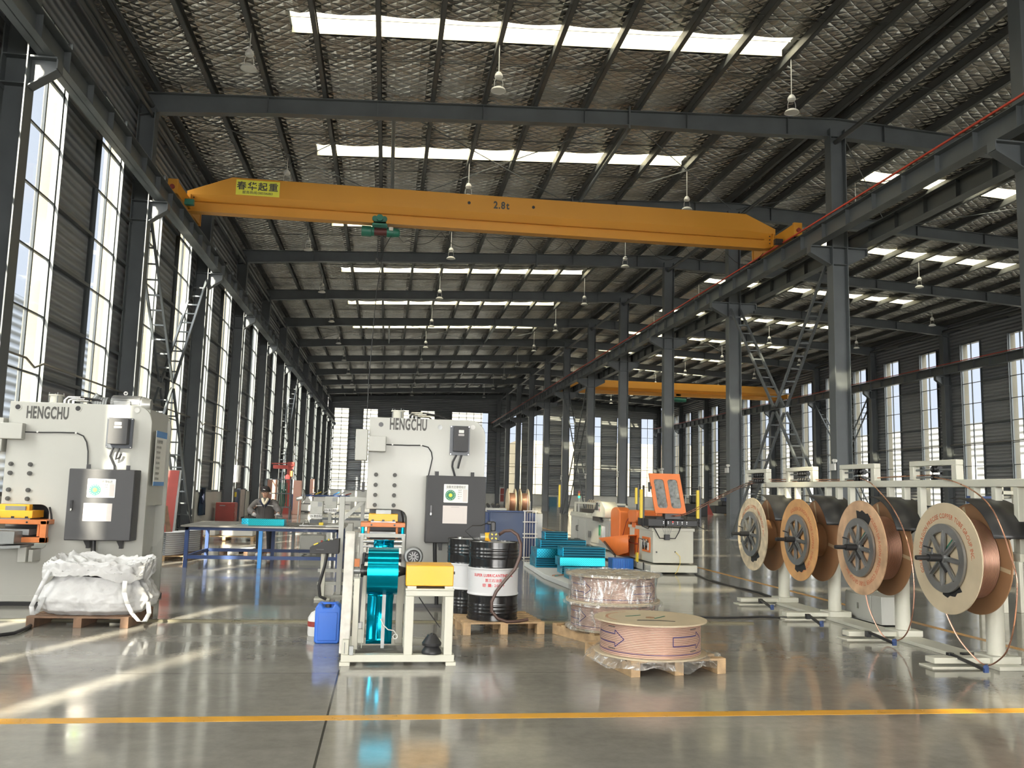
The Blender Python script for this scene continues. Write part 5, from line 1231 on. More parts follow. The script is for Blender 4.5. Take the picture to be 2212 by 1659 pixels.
fin(-2.43, -1.80, 16.55, 16.85, .737, .85, 'finp', 'bright turquoise perforated finned core at the front of the work table', rz=-.05)
# --- worker
def skin(name, nodes, edges, m, parent, sub=2, root=0):
    me = bpy.data.meshes.new(name); off = root_loc(parent); ks = list(nodes)
    me.from_pydata([tuple(Vector(nodes[k][0])-off) for k in ks], [(ks.index(a), ks.index(b)) for a, b in edges], []); me.update()
    o = bpy.data.objects.new(name, me); COL.objects.link(o); o.parent = parent; me.materials.append(M[m] if isinstance(m, str) else m)
    k = o.modifiers.new('skin', 'SKIN'); k.use_smooth_shade = True
    sv = me.skin_vertices[0].data
    for i, kk in enumerate(ks):
        rr_ = nodes[kk][1]; sv[i].radius = (rr_, rr_) if not isinstance(rr_, tuple) else rr_; sv[i].use_root = (i == root)
    s = o.modifiers.new('sub', 'SUBSURF'); s.levels = s.render_levels = sub
    return o
M['skin'] = mat('skin_tone', (.42, .24, .16), .55); M['jacket'] = mat('grey_work_jacket', (.115, .105, .10), .85, 0, .15, 12, .3, 30); M['navyc'] = mat('navy_collar', (.015, .02, .045), .8)
M['trous'] = mat('black_trousers', (.014, .015, .02), .85); M['glove'] = mat('grey_white_glove', (.38, .38, .38), .8); M['knit'] = mat('dark_knit_hat', (.022, .018, .018), .95, 0, 0, 1, .6, 120); M['scarf'] = mat('cream_scarf', (.66, .60, .46), .9)
px0 = -2.44
r = thing('person', (px0, 18.88, 0), 'person in dark knit hat and grey work jacket bending over a blue core', 'person')
def X_(dx, y, z): return (px0+dx, y, z)
body = {'pel': (X_(0, 18.88, .82), (.12, .095)), 'ab': (X_(0, 18.84, .95), (.09, .07)), 'ch': (X_(0, 18.77, 1.06), (.09, .07)), 'nb': (X_(0, 18.72, 1.17), .06), 'nk': (X_(0, 18.69, 1.20), .048), 'jaw': (X_(0, 18.655, 1.235), (.046, .052)), 'hd': (X_(0, 18.665, 1.300), (.083, .09)), 'tp': (X_(0, 18.68, 1.365), (.055, .06)),
        'sl': (X_(-.14, 18.75, 1.09), .04), 'el': (X_(-.255, 18.55, .96), .035), 'wl': (X_(-.12, 18.08, .90), .026), 'hl': (X_(-.09, 18.0, .885), (.032, .016)),
        'sr': (X_(.14, 18.75, 1.09), .04), 'er': (X_(.285, 18.55, .967), .035), 'wr': (X_(.34, 18.12, .905), .026), 'hr': (X_(.36, 18.03, .90), (.032, .016)),
        'tl': (X_(-.085, 18.88, .74), .085), 'kl': (X_(-.10, 18.86, .45), .055), 'al': (X_(-.105, 18.90, .09), .036), 'fl': (X_(-.115, 18.80, .035), .03), 'tr': (X_(.085, 18.88, .74), .085), 'kr': (X_(.10, 18.86, .45), .055), 'ar': (X_(.11, 18.90, .09), .036), 'fr': (X_(.12, 18.80, .035), .03)}
E_ = [('pel', 'ab'), ('ab', 'ch'), ('ch', 'nb'), ('nb', 'nk'), ('nk', 'jaw'), ('jaw', 'hd'), ('hd', 'tp'), ('ch', 'sl'), ('sl', 'el'), ('el', 'wl'), ('wl', 'hl'), ('ch', 'sr'), ('sr', 'er'), ('er', 'wr'), ('wr', 'hr'), ('pel', 'tl'), ('tl', 'kl'), ('kl', 'al'), ('al', 'fl'), ('pel', 'tr'), ('tr', 'kr'), ('kr', 'ar'), ('ar', 'fr')]
bo = skin('body', body, E_, 'skin', r)
# face: nose, eyes, mouth, ears
f = MB(); f.cyl(X_(0, 18.583, 1.302), X_(0, 18.563, 1.278), .008, .013, 10); f.build('nose', 'skin', bo)
for s in (-1, 1):
    MB().box(X_(s*.030, 18.585, 1.312), (.026, .008, .007)).build('eye', 'navyc', bo); MB().box(X_(s*.031, 18.583, 1.329), (.032, .006, .005)).build('eyebrow', 'knit', bo)
    MB().lathe([(0, -.008), (.018, -.004), (.022, .004), (0, .008)], X_(s*.078, 18.68, 1.295), 'x', 12).build('ear', 'skin', bo)
MB().box(X_(0, 18.588, 1.252), (.036, .008, .008)).build('mouth', 'redp', bo)
def ell(c, rx, ry, z, n=28): return [(px0+c[0]+rx*cos(2*pi*k/n), c[1]+ry*sin(2*pi*k/n), z+.006*sin(5*2*pi*k/n+z*40)) for k in range(n)]
rings = [ell((0, y), rx, ry, z) for z, rx, ry, y in ((.77, .178, .135, 18.89), (.785, .188, .143, 18.89), (.86, .185, .14, 18.87), (.93, .180, .138, 18.84), (1.0, .186, .138, 18.81), (1.07, .195, .132, 18.775), (1.12, .188, .118, 18.75), (1.155, .150, .10, 18.73), (1.18, .105, .085, 18.71), (1.205, .075, .072, 18.70))]
jm = MB(); n_ = 28; jm.add([p for q in rings for p in q], [(i*n_+k, i*n_+(k+1) % n_, (i+1)*n_+(k+1) % n_, (i+1)*n_+k) for i in range(len(rings)-1) for k in range(n_)] + [tuple(range(n_))])
for s_, el, fo, wr in ((-1, (-.262, 18.54, .955), (-.20, 18.30, .925), (-.128, 18.13, .908)), (1, (.295, 18.54, .965), (.335, 18.33, .93), (.343, 18.16, .912))):
    pp_ = smoothpts([X_(s_*.11, 18.755, 1.115), X_(s_*.175, 18.745, 1.09), X_(s_*.235, 18.66, 1.02), X_(*el), X_(*fo), X_(*wr)], 5)
    rr0 = [.078, .080, .070, .062, .053, .045]; jm.tube(pp_, [rr0[min(5, i//5)]+(rr0[min(5, i//5+1)]-rr0[min(5, i//5)])*(i % 5)/5+.004*sin(i*1.9) for i in range(len(pp_))], 18)
jo = jm.build('jacket', 'jacket', r, smooth=70)
MB().add([X_(-.09, 18.66, 1.19), X_(-.11, 18.63, 1.13), X_(-.01, 18.605, 1.00), X_(-.03, 18.62, 1.10)], [(0, 1, 2, 3)]).add([X_(.09, 18.66, 1.19), X_(.11, 18.63, 1.13), X_(.01, 18.605, 1.00), X_(.03, 18.62, 1.10)], [(0, 1, 2, 3)]).build('collar', 'navyc', jo, solid=.018)
MB().box(X_(-.10, 18.635, 1.045), (.13, .012, .012), Matrix.Rotation(-.05, 3, 'Y')).box(X_(.11, 18.635, 1.05), (.13, .012, .012), Matrix.Rotation(.12, 3, 'Y')).build('reflective_strip', 'white', jo)
MB().box(X_(0, 18.628, .93), (.008, .02, .24)).build('zip', 'blackm', jo)
skin('scarf', dict(a=(X_(-.055, 18.655, 1.20), .030), b=(X_(-.035, 18.615, 1.14), .028), c=(X_(.0, 18.60, 1.07), .024), d=(X_(.04, 18.615, 1.14), .028), e=(X_(.06, 18.655, 1.20), .030)), [('a', 'b'), ('b', 'c'), ('c', 'd'), ('d', 'e')], 'scarf', jo)
skin('trousers', dict(pel=(X_(0, 18.89, .80), (.13, .11)), tl=(X_(-.085, 18.88, .68), .090), kl=(X_(-.105, 18.86, .42), .068), al=(X_(-.108, 18.90, .10), .055), tr=(X_(.085, 18.88, .68), .090), kr=(X_(.105, 18.86, .42), .068), ar=(X_(.112, 18.90, .10), .055)),
     [('pel', 'tl'), ('tl', 'kl'), ('kl', 'al'), ('pel', 'tr'), ('tr', 'kr'), ('kr', 'ar')], 'trous', r)
MB().lathe([(0, .105), (.045, .098), (.072, .078), (.088, .045), (.092, .01), (.090, -.018), (.096, -.020), (.098, .012), (.09, .045), (.0, .105)], X_(0, 18.675, 1.345), 'z', 24).build('knit_hat', 'knit', r, smooth=80)
MB().box(X_(-.02, 18.582, 1.375), (.045, .006, .012), Matrix.Rotation(.2, 3, 'Y')).build('hat_logo', 'white', r)
for s, x in ((-1, -.112), (1, .118)): MB().bx(px0+x-.042, px0+x+.042, 18.73, 18.96, 0, .03).bx(px0+x-.038, px0+x+.038, 18.75, 18.95, .03, .075).build('shoe', 'white', r, bev=.02)
def hand(wx, wy, wz, dx, s):
    nd = dict(w=((wx, wy, wz), .03), p=((wx+dx*.3, wy-.05, wz-.008), (.036, .017)), q=((wx+dx*.5, wy-.085, wz-.015), (.036, .014))); ed = [('w', 'p'), ('p', 'q')]
    for k, ln in enumerate((.06, .07, .066, .05)):
        ox = (k-1.5)*.019
        nd['a%d' % k] = ((wx+dx*.6+ox, wy-.095, wz-.018), .009); nd['b%d' % k] = ((wx+dx*.8+ox*1.1, wy-.10-ln*.5, wz-.024), .0085); nd['c%d' % k] = ((wx+dx+ox*1.1, wy-.10-ln*.8, wz-.045-.006*k), .0075)
        ed += [('q', 'a%d' % k), ('a%d' % k, 'b%d' % k), ('b%d' % k, 'c%d' % k)]
    nd['t0'] = ((wx+s*.035, wy-.045, wz-.015), .011); nd['t1'] = ((wx+s*.055, wy-.085, wz-.03), .0095); ed += [('p', 't0'), ('t0', 't1')]
    skin('glove', nd, ed, 'glove', r, 2)
hand(px0-.12, 18.06, .905, .02, 1); hand(px0+.34, 18.09, .905, .02, -1)
tag(MB().cyl((px0+.33, 17.95, .872), (px0+.45, 17.88, .858), .012, n=10).build('hand_tool', 'black'), 'short black hand tool held in the worker\'s glove above the table', 'tool')
# things on the table right end
r = thing('small_fixture', (-1.3, 16.8, .735), 'small metal clamping fixture standing at the right end of the work table', 'fixture')
MB().bx(-1.55, -1.0, 16.7, 16.95, .737, .75).build('fixture_base', 'alu', r); MB().tube([(-1.5, 16.8, .75), (-1.45, 16.75, .84), (-1.4, 16.75, .84), (-1.38, 16.8, .75)], .01, 6).build('fixture_arm', 'chrome', r); MB().bx(-1.2, -1.12, 16.76, 16.86, .75, .80).build('fixture_vice', 'safety', r, bev=.005)
tag(MB().bx(-1.05, -.78, 16.35, 16.9, .737, .76).build('white_tray', 'white', bev=.005), 'white tray lying at the right corner of the work table', 'tray')
# ================================================================ LEFT OF CENTRE PRESS
r = thing('control_console', (-.75, 11.9, 0), 'dark grey sloping control console on a cream post left of the centre press', 'control console')
MB().prism([(-.94, .60), (-.57, .60), (-.57, .79), (-.78, .75), (-.94, .68)], 'y', 11.75, 12.05).build('console_box', 'char', r, bev=.006)
MB().bx(-.86, -.76, 11.742, 11.75, .645, .66).build('console_slot', 'blackm', r)
MB().box((-.87, 11.88, .715), (.06, .12, .02), Matrix.Rotation(-.4, 3, 'Y')).build('yellow_switch', 'safety', r)
for k in range(4): MB().cyl((-.80+.045*k, 11.86, .735+.01*k), (-.80+.045*k, 11.86, .765+.01*k), .011, n=10).build('console_button', ['redp', 'green', 'safety', 'white'][k], r)
MB().bx(-.80, -.735, 11.85, 11.92, .03, .60).bx(-.86, -.66, 11.8, 12.0, 0, .03).build('console_post', 'cream', r, bev=.004)
MB().tube([(-.72, 11.8, .60), (-.74, 11.78, .45), (-.80, 11.76, .2), (-.78, 11.74, .06), (-.70, 11.72, .03)], .02, 8).build('console_cable', 'black', r)
r = thing('steel_frame', (-.45, 12.3, 0), 'pale grey square tube frame with a diagonal brace left of the centre press', 'frame')
MB().bx(-.61, -.54, 12.2, 12.27, .03, 1.335).build('frame_post', 'press', r, bev=.004)
MB().bx(-.54, -.24, 12.2, 12.27, 1.27, 1.335).build('frame_top', 'press', r, bev=.004)
MB().bx(-.33, -.28, 12.45, 12.51, .03, 1.27).build('frame_post', 'press', r, bev=.004)
MB().bar((-.57, 12.235, 1.02), (-.29, 12.235, 1.28), .05).build('frame_brace', 'press', r)
MB().bx(-.86, -.28, 12.25, 12.32, .32, .36).bx(-.86, -.28, 12.25, 12.32, .15, .19).bx(-.64, -.24, 12.15, 12.55, 0, .03).build('frame_rail', 'press', r)
# two small cnc cabinets with screens on posts
M['sign'] = mat('white_sign_plate', (.78, .78, .78), .5)
for k, (xa, xb, zt, zb, y, lb, w_) in enumerate(((-1.80, -1.50, 1.11, .80, 22, 'nearer grey screen cabinet on a post with a white FZN sign plate', 1), (-1.62, -1.30, 1.20, .88, 24.5, 'farther grey screen cabinet on a post behind the work table', 0))):
    r = thing('screen_cabinet', ((xa+xb)/2, y+.15, 0), lb, 'machine control')
    MB().bx(xa, xb, y, y+.25, zb, zt).build('cabinet_box', 'press', r, bev=.006)
    MB().bx(xb-.12, xb-.02, y-.006, y, zt-.13, zt-.02).build('cabinet_screen', 'grey', r)
    MB().bx(xa+.1, xa+.18, y+.08, y+.16, 0, zb).build('cabinet_post', 'press', r)
    s_ = MB().bx(xa-.0, xb, y-.01, y, zb-.11, zb-.005).build('sign_plate', 'sign', r)
    text_mb('FZN 数控机械', .07, ((xa+xb)/2, y-.013, zb-.08), XZ, .72, .02, center=True).build('sign_lettering', 'ink', s_, smooth=0)
# cluttered tube racks behind: three fin tube machines
for k, (x, y, w_, lb) in enumerate(((-1.5, 19.6, .9, 'grey low machine bed with bright rods just beyond the work table'), (-1.15, 26.5, 1.4, 'long machine bed with steel rods beyond the screen cabinets'), (-1.0, 33, 1.6, 'farther machine bed with rods left of the centre press'))):
    r = thing('machine_bed', (x, y, 0), lb, 'machine')
    MB().bx(x-.25, x+.25, y-.3, y+.3, .04, .42).build('bed_body', 'press', r, bev=.01)
    MB().bx(x-w_/2, x+w_/2, y-.12, y+.12, .50, .56).bx(x-w_/2, x-w_/2+.05, y-.1, y+.1, 0, .5).bx(x+w_/2-.05, x+w_/2, y-.1, y+.1, 0, .5).build('bed_rail', 'steel', r)
    for j in range(5): MB().cyl((x-w_/2, y-.1+.05*j, .60+.03*(j % 2)), (x+w_/2, y-.1+.05*j, .60+.03*(j % 2)), .011, n=6).build('steel_rod', 'chrome', r)
    MB().bx(x-.1, x+.15, y-.1, y+.1, .56, .75).build('bed_head', 'cream' if k else 'steel', r, bev=.01)
# fan
r = thing('pedestal_fan', (-2.7, 28, 0), 'grey pedestal fan with round wire cage standing beyond the table', 'fan')
fx, fz = -2.50, 1.13
MB().cyl((-2.66, 28, 0), (-2.66, 28, .03), .2, n=20).cyl((-2.66, 28, .03), (-2.64, 28, 1.0), .018, n=8).build('fan_stand', 'grey', r)
MB().cyl((-2.72, 28, 1.06), (-2.55, 28, 1.1), .06, n=16).build('fan_motor', 'grey', r)
m = MB()
for k in range(16): a = pi*k/16; m.tube([(fx-.02+.09*(1-abs(t))*1, 28+.2*t*cos(a), fz+.22*t*sin(a)) for t in (-1, -.6, 0, .6, 1)], .0045, 4)
m.tube([(fx-.02, 28+.2*cos(a*pi/8), fz+.22*sin(a*pi/8)) for a in range(16)], .008, 5, True); m.build('fan_cage', 'grey', r)
m = MB()
for k in range(4): a = pi/2*k; m.box((fx-.01, 28+.09*cos(a), fz+.1*sin(a)), (.01, .14, .07), Matrix.Rotation(a, 3, 'X'))
m.build('fan_blade', 'blackm', r)
# jib crane
r = thing('jib_crane', (-5.1, 48, 0), 'red pillar jib crane with a short arm near the left wall', 'jib crane')
MB().bx(-5.22, -5.0, 47.9, 48.1, .3, 2.65).build('pillar', 'redp', r, bev=.01)
MB().prism([(-5.35, 0), (-4.85, 0), (-4.98, .55), (-5.24, .55)], 'y', 47.85, 48.15).build('pillar_foot', 'redp', r)
MB().bx(-5.95, -4.9, 47.93, 48.07, 2.35, 2.55).bar((-6.05, 48, 2.62), (-5.0, 48, 2.66), .05).build('jib_arm', 'redp', r)
MB().bx(-5.2, -4.85, 47.86, 48.14, 2.5, 2.72).build('arm_head', 'redp', r)
MB().bx(-5.08, -4.92, 47.8, 47.95, 1.95, 2.25).build('winch', 'dieor', r, bev=.02)
# long blue-topped cabinet row
r = thing('machine_line', (-3.6, 50.5, 0), 'long low machine with navy top and white panels far behind the table', 'machine')
MB().bx(-5.2, -2.0, 50, 51, .92, 1.0).bx(-5.2, -5.05, 50, 51, .08, .92).build('line_top', 'bluep', r)
for x in (-5.0, -3.95, -2.9):
    MB().bx(x, x+1.0, 50.02, 50.1, .52, .90).build('white_panel', 'white', r, bev=.01); MB().bx(x, x+1.0, 50.02, 50.1, .12, .48).build('white_panel', 'white', r, bev=.01)
MB().bx(-5.2, -2.0, 50.1, 51, .05, .9).build('line_body', 'steel', r)
for k in range(7): MB().cyl((-4.2+.33*k, 50.3, 1.02), (-3.9+.33*k, 50.5, 1.12+.05*(k % 3)), .03, n=8).build('loose_fitting', ['grey', 'safety', 'chrome', 'cream', 'bblue', 'grey', 'redp'][k], r)
# red tool cabinet, coat, electrical boxes on the left side
r = thing('tool_cabinet', (-6.0, 35.8, 0), 'small red steel tool cabinet standing against the left wall', 'tool cabinet')
MB().bx(-6.45, -5.75, 35.3, 36.0, .04, .76).build('cabinet_body', 'redp', r, bev=.01); MB().bx(-6.3, -6.1, 35.27, 35.3, .63, .66).build('cabinet_handle', 'grey', r)
for k in range(4): MB().bx(-5.75, -5.735, 35.35, 35.95, .1+.16*k, .22+.16*k).build('drawer', 'redp', r)
r = thing('work_coat', (-6.45, 33.3, 1.3), 'dark blue work coat hanging on the left wall beside the red cabinet', 'coat')
MB().sheet(lambda u, v: (-6.56+.10*sin(pi*u)+.03*sin(9*u)*v, 32.85+.95*(u-.5)*(.35+.65*min(1, v*1.6))+.35, 1.32-.98*v), 18, 12).build('coat_body', mat('dark_blue_cloth', (.02, .04, .075), .9), r, solid=.02)
MB().tube([(-6.5, 33.0, 1.25), (-6.46, 32.85, 1.0), (-6.44, 32.8, .75)], [.05, .055, .045], 8).build('coat_sleeve', M['navyc'], r)
def ebox(x, y, z0, z1, lab, m='white', d=.18, w_=.45):
    r = thing('electrical_box', (x, y, z0), lab, 'electrical box'); MB().bx(x, x+d, y-w_/2, y+w_/2, z0, z1).build('box_body', m, r, bev=.008); MB().bx(x+d, x+d+.01, y-w_/2+.02, y+w_/2-.02, z0+.02, z1-.02).build('box_door', m, r); MB().cyl((x+.06, y, z1), (x+.06, y, z1+2.2), .015, n=6).build('box_conduit', 'white', r)
ebox(-6.16, 37.4, 1.55, 2.25, 'large white electrical box on the column above the red cabinet')
ebox(-6.16, 59.9, .95, 1.9, 'white electrical box on a distant column of the left wall', w_=.4)
r = thing('partition_screen', (-6.2, 39.7, 0), 'grey and navy steel partition panels standing along the left wall', 'partition')
MB().bx(-6.35, -6.3, 38.4, 39.6, .05, 1.25).build('navy_panel', 'bluep', r); MB().bx(-6.3, -6.25, 39.6, 41, .05, 1.25).build('grey_panel', 'grey', r)
MB().bx(-6.37, -6.23, 38.35, 38.4, 0, 1.3).bx(-6.37, -6.23, 39.58, 39.63, 0, 1.3).bx(-6.37, -6.23, 41, 41.05, 0, 1.3).build('panel_post', 'steel', r)
tag(MB().cyl((-6.2, 38.1, .95), (-6.2, 38.1, 1.15), .05, n=12).build('yellow_bottle', 'safety'), 'small yellow bottle standing by the partition at the left wall', 'bottle')
tag(MB().cyl((-6.2, 38.1, 0), (-6.2, 38.1, .95), .03, n=10).build('bottle_post', 'steel'), 'thin dark post carrying a small yellow bottle at the left wall', 'post')
# leaning red framed board, planks, white curved fin packs behind the left press
r = thing('framed_board', (-4.9, 21, 0), 'red-backed framed board leaning behind the left press', 'board')
MB().prism([(21.0, 0.0), (21.06, 0.0), (21.35, 1.75), (21.29, 1.75)], 'x', -5.35, -4.75).build('board_panel', 'redp', r)
MB().bar((-4.73, 21.0, 0), (-4.73, 21.33, 1.76), .05).bar((-5.37, 21.0, 0), (-5.37, 21.33, 1.76), .05).bar((-5.37, 21.33, 1.74), (-4.73, 21.33, 1.74), .05).build('board_frame', 'grey', r)
for k, (a, b) in enumerate((((-4.62, 19.6, 0), (-4.95, 20.4, 1.0)), ((-4.42, 19.6, 0), (-4.8, 20.4, .95)))):
    tag(MB().bar(a, b, .10, .025).build('wooden_plank', 'woodd'), ['left of two brown planks leaning behind the left press', 'right of two brown planks leaning behind the left press'][k], 'plank')
def curved_pack(x, y, lab, w_=.34):
    r = thing('white_fin_pack', (x, y, .1), lab, 'curved fin pack')
    MB().lathe([(.42, 0), (.62, 0), (.62, .42), (.42, .42), (.42, 0)], (x-.45, y, .11), 'z', 20, -.9, .7).build('pack_body', ribs(mat('white_fin_rows', (.68, .70, .72), .5), 'Z', .04, .004, .45) if 'wfin' not in M else M['wfin'], r)
    MB().lathe([(.62, 0), (.66, 0), (.66, .42), (.62, .42)], (x-.45, y, .11), 'z', 20, .2, .7).build('pack_end', 'white', r)
curved_pack(-3.98, 17.9, 'white curved finned coil pack on a pallet behind the left press, nearer one'); curved_pack(-3.86, 18.75, 'white curved finned coil pack on a pallet behind the left press, farther one')
pallet('wooden_pallet', (-4.1, 18.15), .9, 1.3, .10, 0, 'wooden pallet under the white curved packs behind the left press', 'wood', 6)
pallet('wooden_pallet', (-4.1, 24.3), 1.5, .9, .12, 0, 'wooden pallet with white boxed packs seen under the work table', 'wood', 6)
for k, (xa, xb) in enumerate(((-4.78, -4.35), (-4.2, -3.4))):
    tag(MB().bx(xa, xb, 24.0, 24.6, .125, .42).build('white_fin_pack', 'white', bev=.015), ['smaller white pack at the left end of the pallet seen under the table', 'longer white pack at the right end of the pallet seen under the table'][k], 'pack')
pallet('wooden_pallet', (-3.0, 19.9), .9, .7, .08, .3, 'low wooden pallet lying on the floor behind the worker', 'woodd', 5)
tag(MB().bx(-3.25, -2.75, 19.6, 19.95, .085, .12).build('white_sheet', 'white'), 'white sheet lying on the low pallet behind the worker', 'sheet')
# dark shelf with red lamp and cartons beyond the worker
r = thing('tool_rack', (-5.0, 40, 0), 'dark open tool rack with teal rods behind the worker', 'rack')
for x in (-5.3, -4.2):
    for y in (40, 40.6): MB().bx(x, x+.05, y, y+.05, 0, 1.75).build('rack_post', 'steel', r)
for z in (.5, 1.1, 1.72): MB().bx(-5.3, -4.15, 40, 40.65, z, z+.04).build('rack_shelf', 'steel', r)
for k in range(4): MB().cyl((-4.6+.09*k, 40.2, .55), (-4.62+.09*k, 40.2, 1.6), .02, n=6).build('teal_rod', 'green', r)
tag(MB().lathe([(0, 0), (.09, 0), (.10, .05), (.09, .14), (.04, .19), (0, .20)], (-4.35, 40.2, 1.762), 'z', 20).build('beacon_lamp', mat('glowing_red_lamp', (.8, .06, .05), .3, emit=(1, .12, .1), es=.7)), 'glowing red beacon lamp standing on top of the dark tool rack', 'lamp')
M['pink'] = mat('pink_carton', (.62, .36, .29), .7)
for k, (x, y, z0, z1, w_, lb) in enumerate(((-6.0, 46, 0, 1.75, .5, 'tall pink carton standing against the left wall behind the rack'), (-4.7, 46.5, .0, 1.75, .4, 'tall pink carton standing right of the red jib crane'), (-5.5, 66, 0, 2.0, .3, 'distant pink carton tube standing near the left wall'))):
    tag(MB().bx(x, x+w_, y, y+.4, z0, z1).build('pink_carton', 'pink', bev=.02), lb, 'carton')
# small tripod and stools: water bucket
# ================================================================ RIGHT OF CENTRE PRESS
r = thing('blue_cabinet', (2.7, 19.6, 0), 'navy blue steel cabinet standing behind the oil drums', 'cabinet')
MB().bx(2.30, 3.05, 19.35, 19.95, .03, 1.01).build('cabinet_body', 'navy', r, bev=.008)
MB().bx(2.27, 3.42, 19.6, 20.3, 0, .98).build('cabinet_side', 'bluep', r, bev=.008)
MB().bx(3.36, 3.50, 19.55, 20.35, 0, .98).build('grey_edge', 'grey', r)
MB().bx(2.28, 3.1, 19.3, 19.9, 1.01, 1.03).build('cabinet_lip', 'bluep', r)
r = thing('wire_rack', (3.18, 19.3, 0), 'white welded tube rack with upright wires beside the navy cabinet', 'rack')
for x in (3.06, 3.31): MB().cyl((x, 19.3, 0), (x, 19.3, 1.05), .015, n=8).build('rack_upright', 'white', r)
for z in (1.04, .80, .54, .46, .03): MB().cyl((3.02, 19.3, z), (3.35, 19.3, z), .014, n=8).build('rack_crossbar', 'white', r)
for k in range(3): MB().cyl((3.12+.06*k, 19.33, .03), (3.12+.06*k, 19.33, 1.4-.15*k), .006, n=6).build('rack_wire', 'white', r)
# distant reels
for k, (px_, Yd, wd) in enumerate(((1100, 27, 14), (1127, 27, 17), (1094, 29, 6))):
    c = atY(px_+4, 1078, Yd); r = thing('cable_reel', (c.x, Yd, 0), ['left of the distant copper reels seen above the navy cabinet', 'right of the distant copper reels seen above the navy cabinet', 'small distant reel edge left of the others above the navy cabinet'][k], 'reel', 'distant copper reels')
    rr_ = (.42, .42, .26)[k]; z = (1.13, 1.13, .95)[k]; w_ = (.22, .24, .1)[k]
    for s in (-1, 1): MB().lathe([(.05, -.01), (rr_, -.01), (rr_, .01), (.05, .01), (.05, -.01)], (c.x+s*w_/2, Yd, z), 'x', 32).build('reel_flange', 'flange', r)
    MB().lathe([(.02, -w_/2), (rr_*.68, -w_/2), (rr_*.68, w_/2), (.02, w_/2)], (c.x, Yd, z), 'x', 32).build('tube_winding', 'cwind', r)
    MB().bx(c.x-.05, c.x+.05, Yd+.0, Yd+.1, 0, z).build('reel_post', 'cream', r)
r = thing('feeder_bench', (3.3, 27.2, 0), 'grey feeder bench with dark rollers beside the distant reels', 'machine')
MB().bx(2.9, 3.65, 26.6, 26.9, .85, .95).build('bench_top', 'press', r); MB().bx(2.95, 3.0, 26.6, 26.9, 0, .85).bx(3.55, 3.6, 26.6, 26.9, 0, .85).build('bench_leg', 'press', r)
for k in range(4): MB().cyl((2.95+.15*k, 26.6, 1.0), (2.95+.15*k, 26.9, 1.04), .05, n=10).build('bench_roller', 'blackm', r)
# red fire cabinet far away
r = thing('fire_cabinet', (11.85, 90, .3), 'distant red and white fire hose cabinet at the middle column row', 'fire cabinet')
MB().bx(11.6, 12.08, 89.9, 90.1, .33, 1.85).build('cabinet_frame', 'white', r); MB().bx(11.66, 12.02, 89.88, 89.9, .4, 1.1).build('red_door', 'redp', r); MB().bx(11.66, 12.02, 89.88, 89.9, 1.15, 1.75).build('red_door', 'redp', r)
# emergency lights on the columns
ep = None
for k, (x, y, z, lb) in enumerate([(12.005, 22.44, 2.36, 'first'), (12.0, 29.94, 2.42, 'second'), (12.0, 37.44, 2.46, 'third'), (12.0, 44.94, 2.46, 'fourth'), (12.0, 52.44, 2.46, 'fifth'), (12.0, 59.94, 2.46, 'sixth')]):
    if ep is None:
        r = ep = thing('emergency_light', (x, y, z), 'x', 'emergency light', 'emergency lights on the middle columns')
        MB().bx(x-.06, x, y-.17, y+.10, z-.12, z+.06).build('light_box', 'white', r, bev=.006)
        for q in (-.1, .05): MB().cyl((x-.09, y-.20+.0, z+.13), (x-.09, y-.16, z+.13), .0, n=4) if 0 else MB().cyl((x-.03+q*.3, y-.18, z+.14), (x-.03+q*.3, y-.13, z+.14), .045, n=14).cyl((x-.03+q*.3, y-.155, z+.06), (x-.03+q*.3, y-.155, z+.14), .01, n=6).build('lamp_head', 'white', r)
    else: r = copy_tree(ep, (x, y, z))
    r['label'] = 'white twin-head emergency light on the %s visible column of the middle row' % lb
# ---- blue fin stacks on foam slab
r = thing('foam_slab', (3.2, 15.6, 0), 'white foam slab on the floor under the blue finned cores', 'foam slab')
MB().prism([(2.78, 17.5), (2.72, 14.9), (2.85, 13.2), (3.3, 13.0), (4.1, 15.2), (4.15, 17.5)], 'z', 0, .08).build('slab_body', mat('white_foam', (.62, .64, .63), .8), r, bev=.01)
S_ = [(2.80, 3.35, 16.2, 16.9, .082, .27, 'finl', 'blue finned core at the back left bottom of the stack'), (2.80, 3.30, 16.1, 16.8, .272, .43, 'finp2', 'perforated blue core in the middle of the back left stack'),
      (2.90, 3.75, 16.3, 16.9, .432, .58, 'finl', 'wide blue core with striped edges on the back stack'), (3.0, 3.42, 16.4, 16.8, .582, .72, 'finl', 'topmost small blue core of the back stack'),
      (3.05, 3.75, 15.0, 15.45, .082, .22, 'finl', 'lowest blue core of the front right stack'), (3.0, 3.78, 14.95, 15.4, .222, .36, 'finp', 'bright perforated turquoise core of the front right stack'),
      (3.08, 3.82, 15.1, 15.6, .362, .52, 'finl', 'striped blue core on top of the front right stack'), (2.98, 3.4, 13.9, 14.5, .082, .24, 'finp2', 'small blue core lying nearest to the camera on the foam slab')]
for a in S_: fin(*a, g='blue finned cores on the foam slab')
tag(MB().tube([(2.80, 14.6, .09), (3.1, 14.75, .10), (3.2, 14.7, .10)], .012, 6).tube([(2.82, 14.5, .09), (3.1, 14.65, .12)], .012, 6).build('copper_offcuts', 'copper'), 'short copper tube offcuts lying on the foam slab', 'copper tube')
r = thing('blue_crate', (4.65, 17.1, 0), 'bright blue ribbed plastic crate on the floor beside the bending machine', 'crate')
MB().bx(4.44, 4.87, 16.95, 17.3, 0, .21).build('crate_body', mat('bright_blue_crate', (.01, .17, .55), .45), r, bev=.01)
for k in range(9): MB().bx(4.46+.047*k, 4.472+.047*k, 16.935, 16.95, .01, .20).build('crate_rib', 'plast', r)
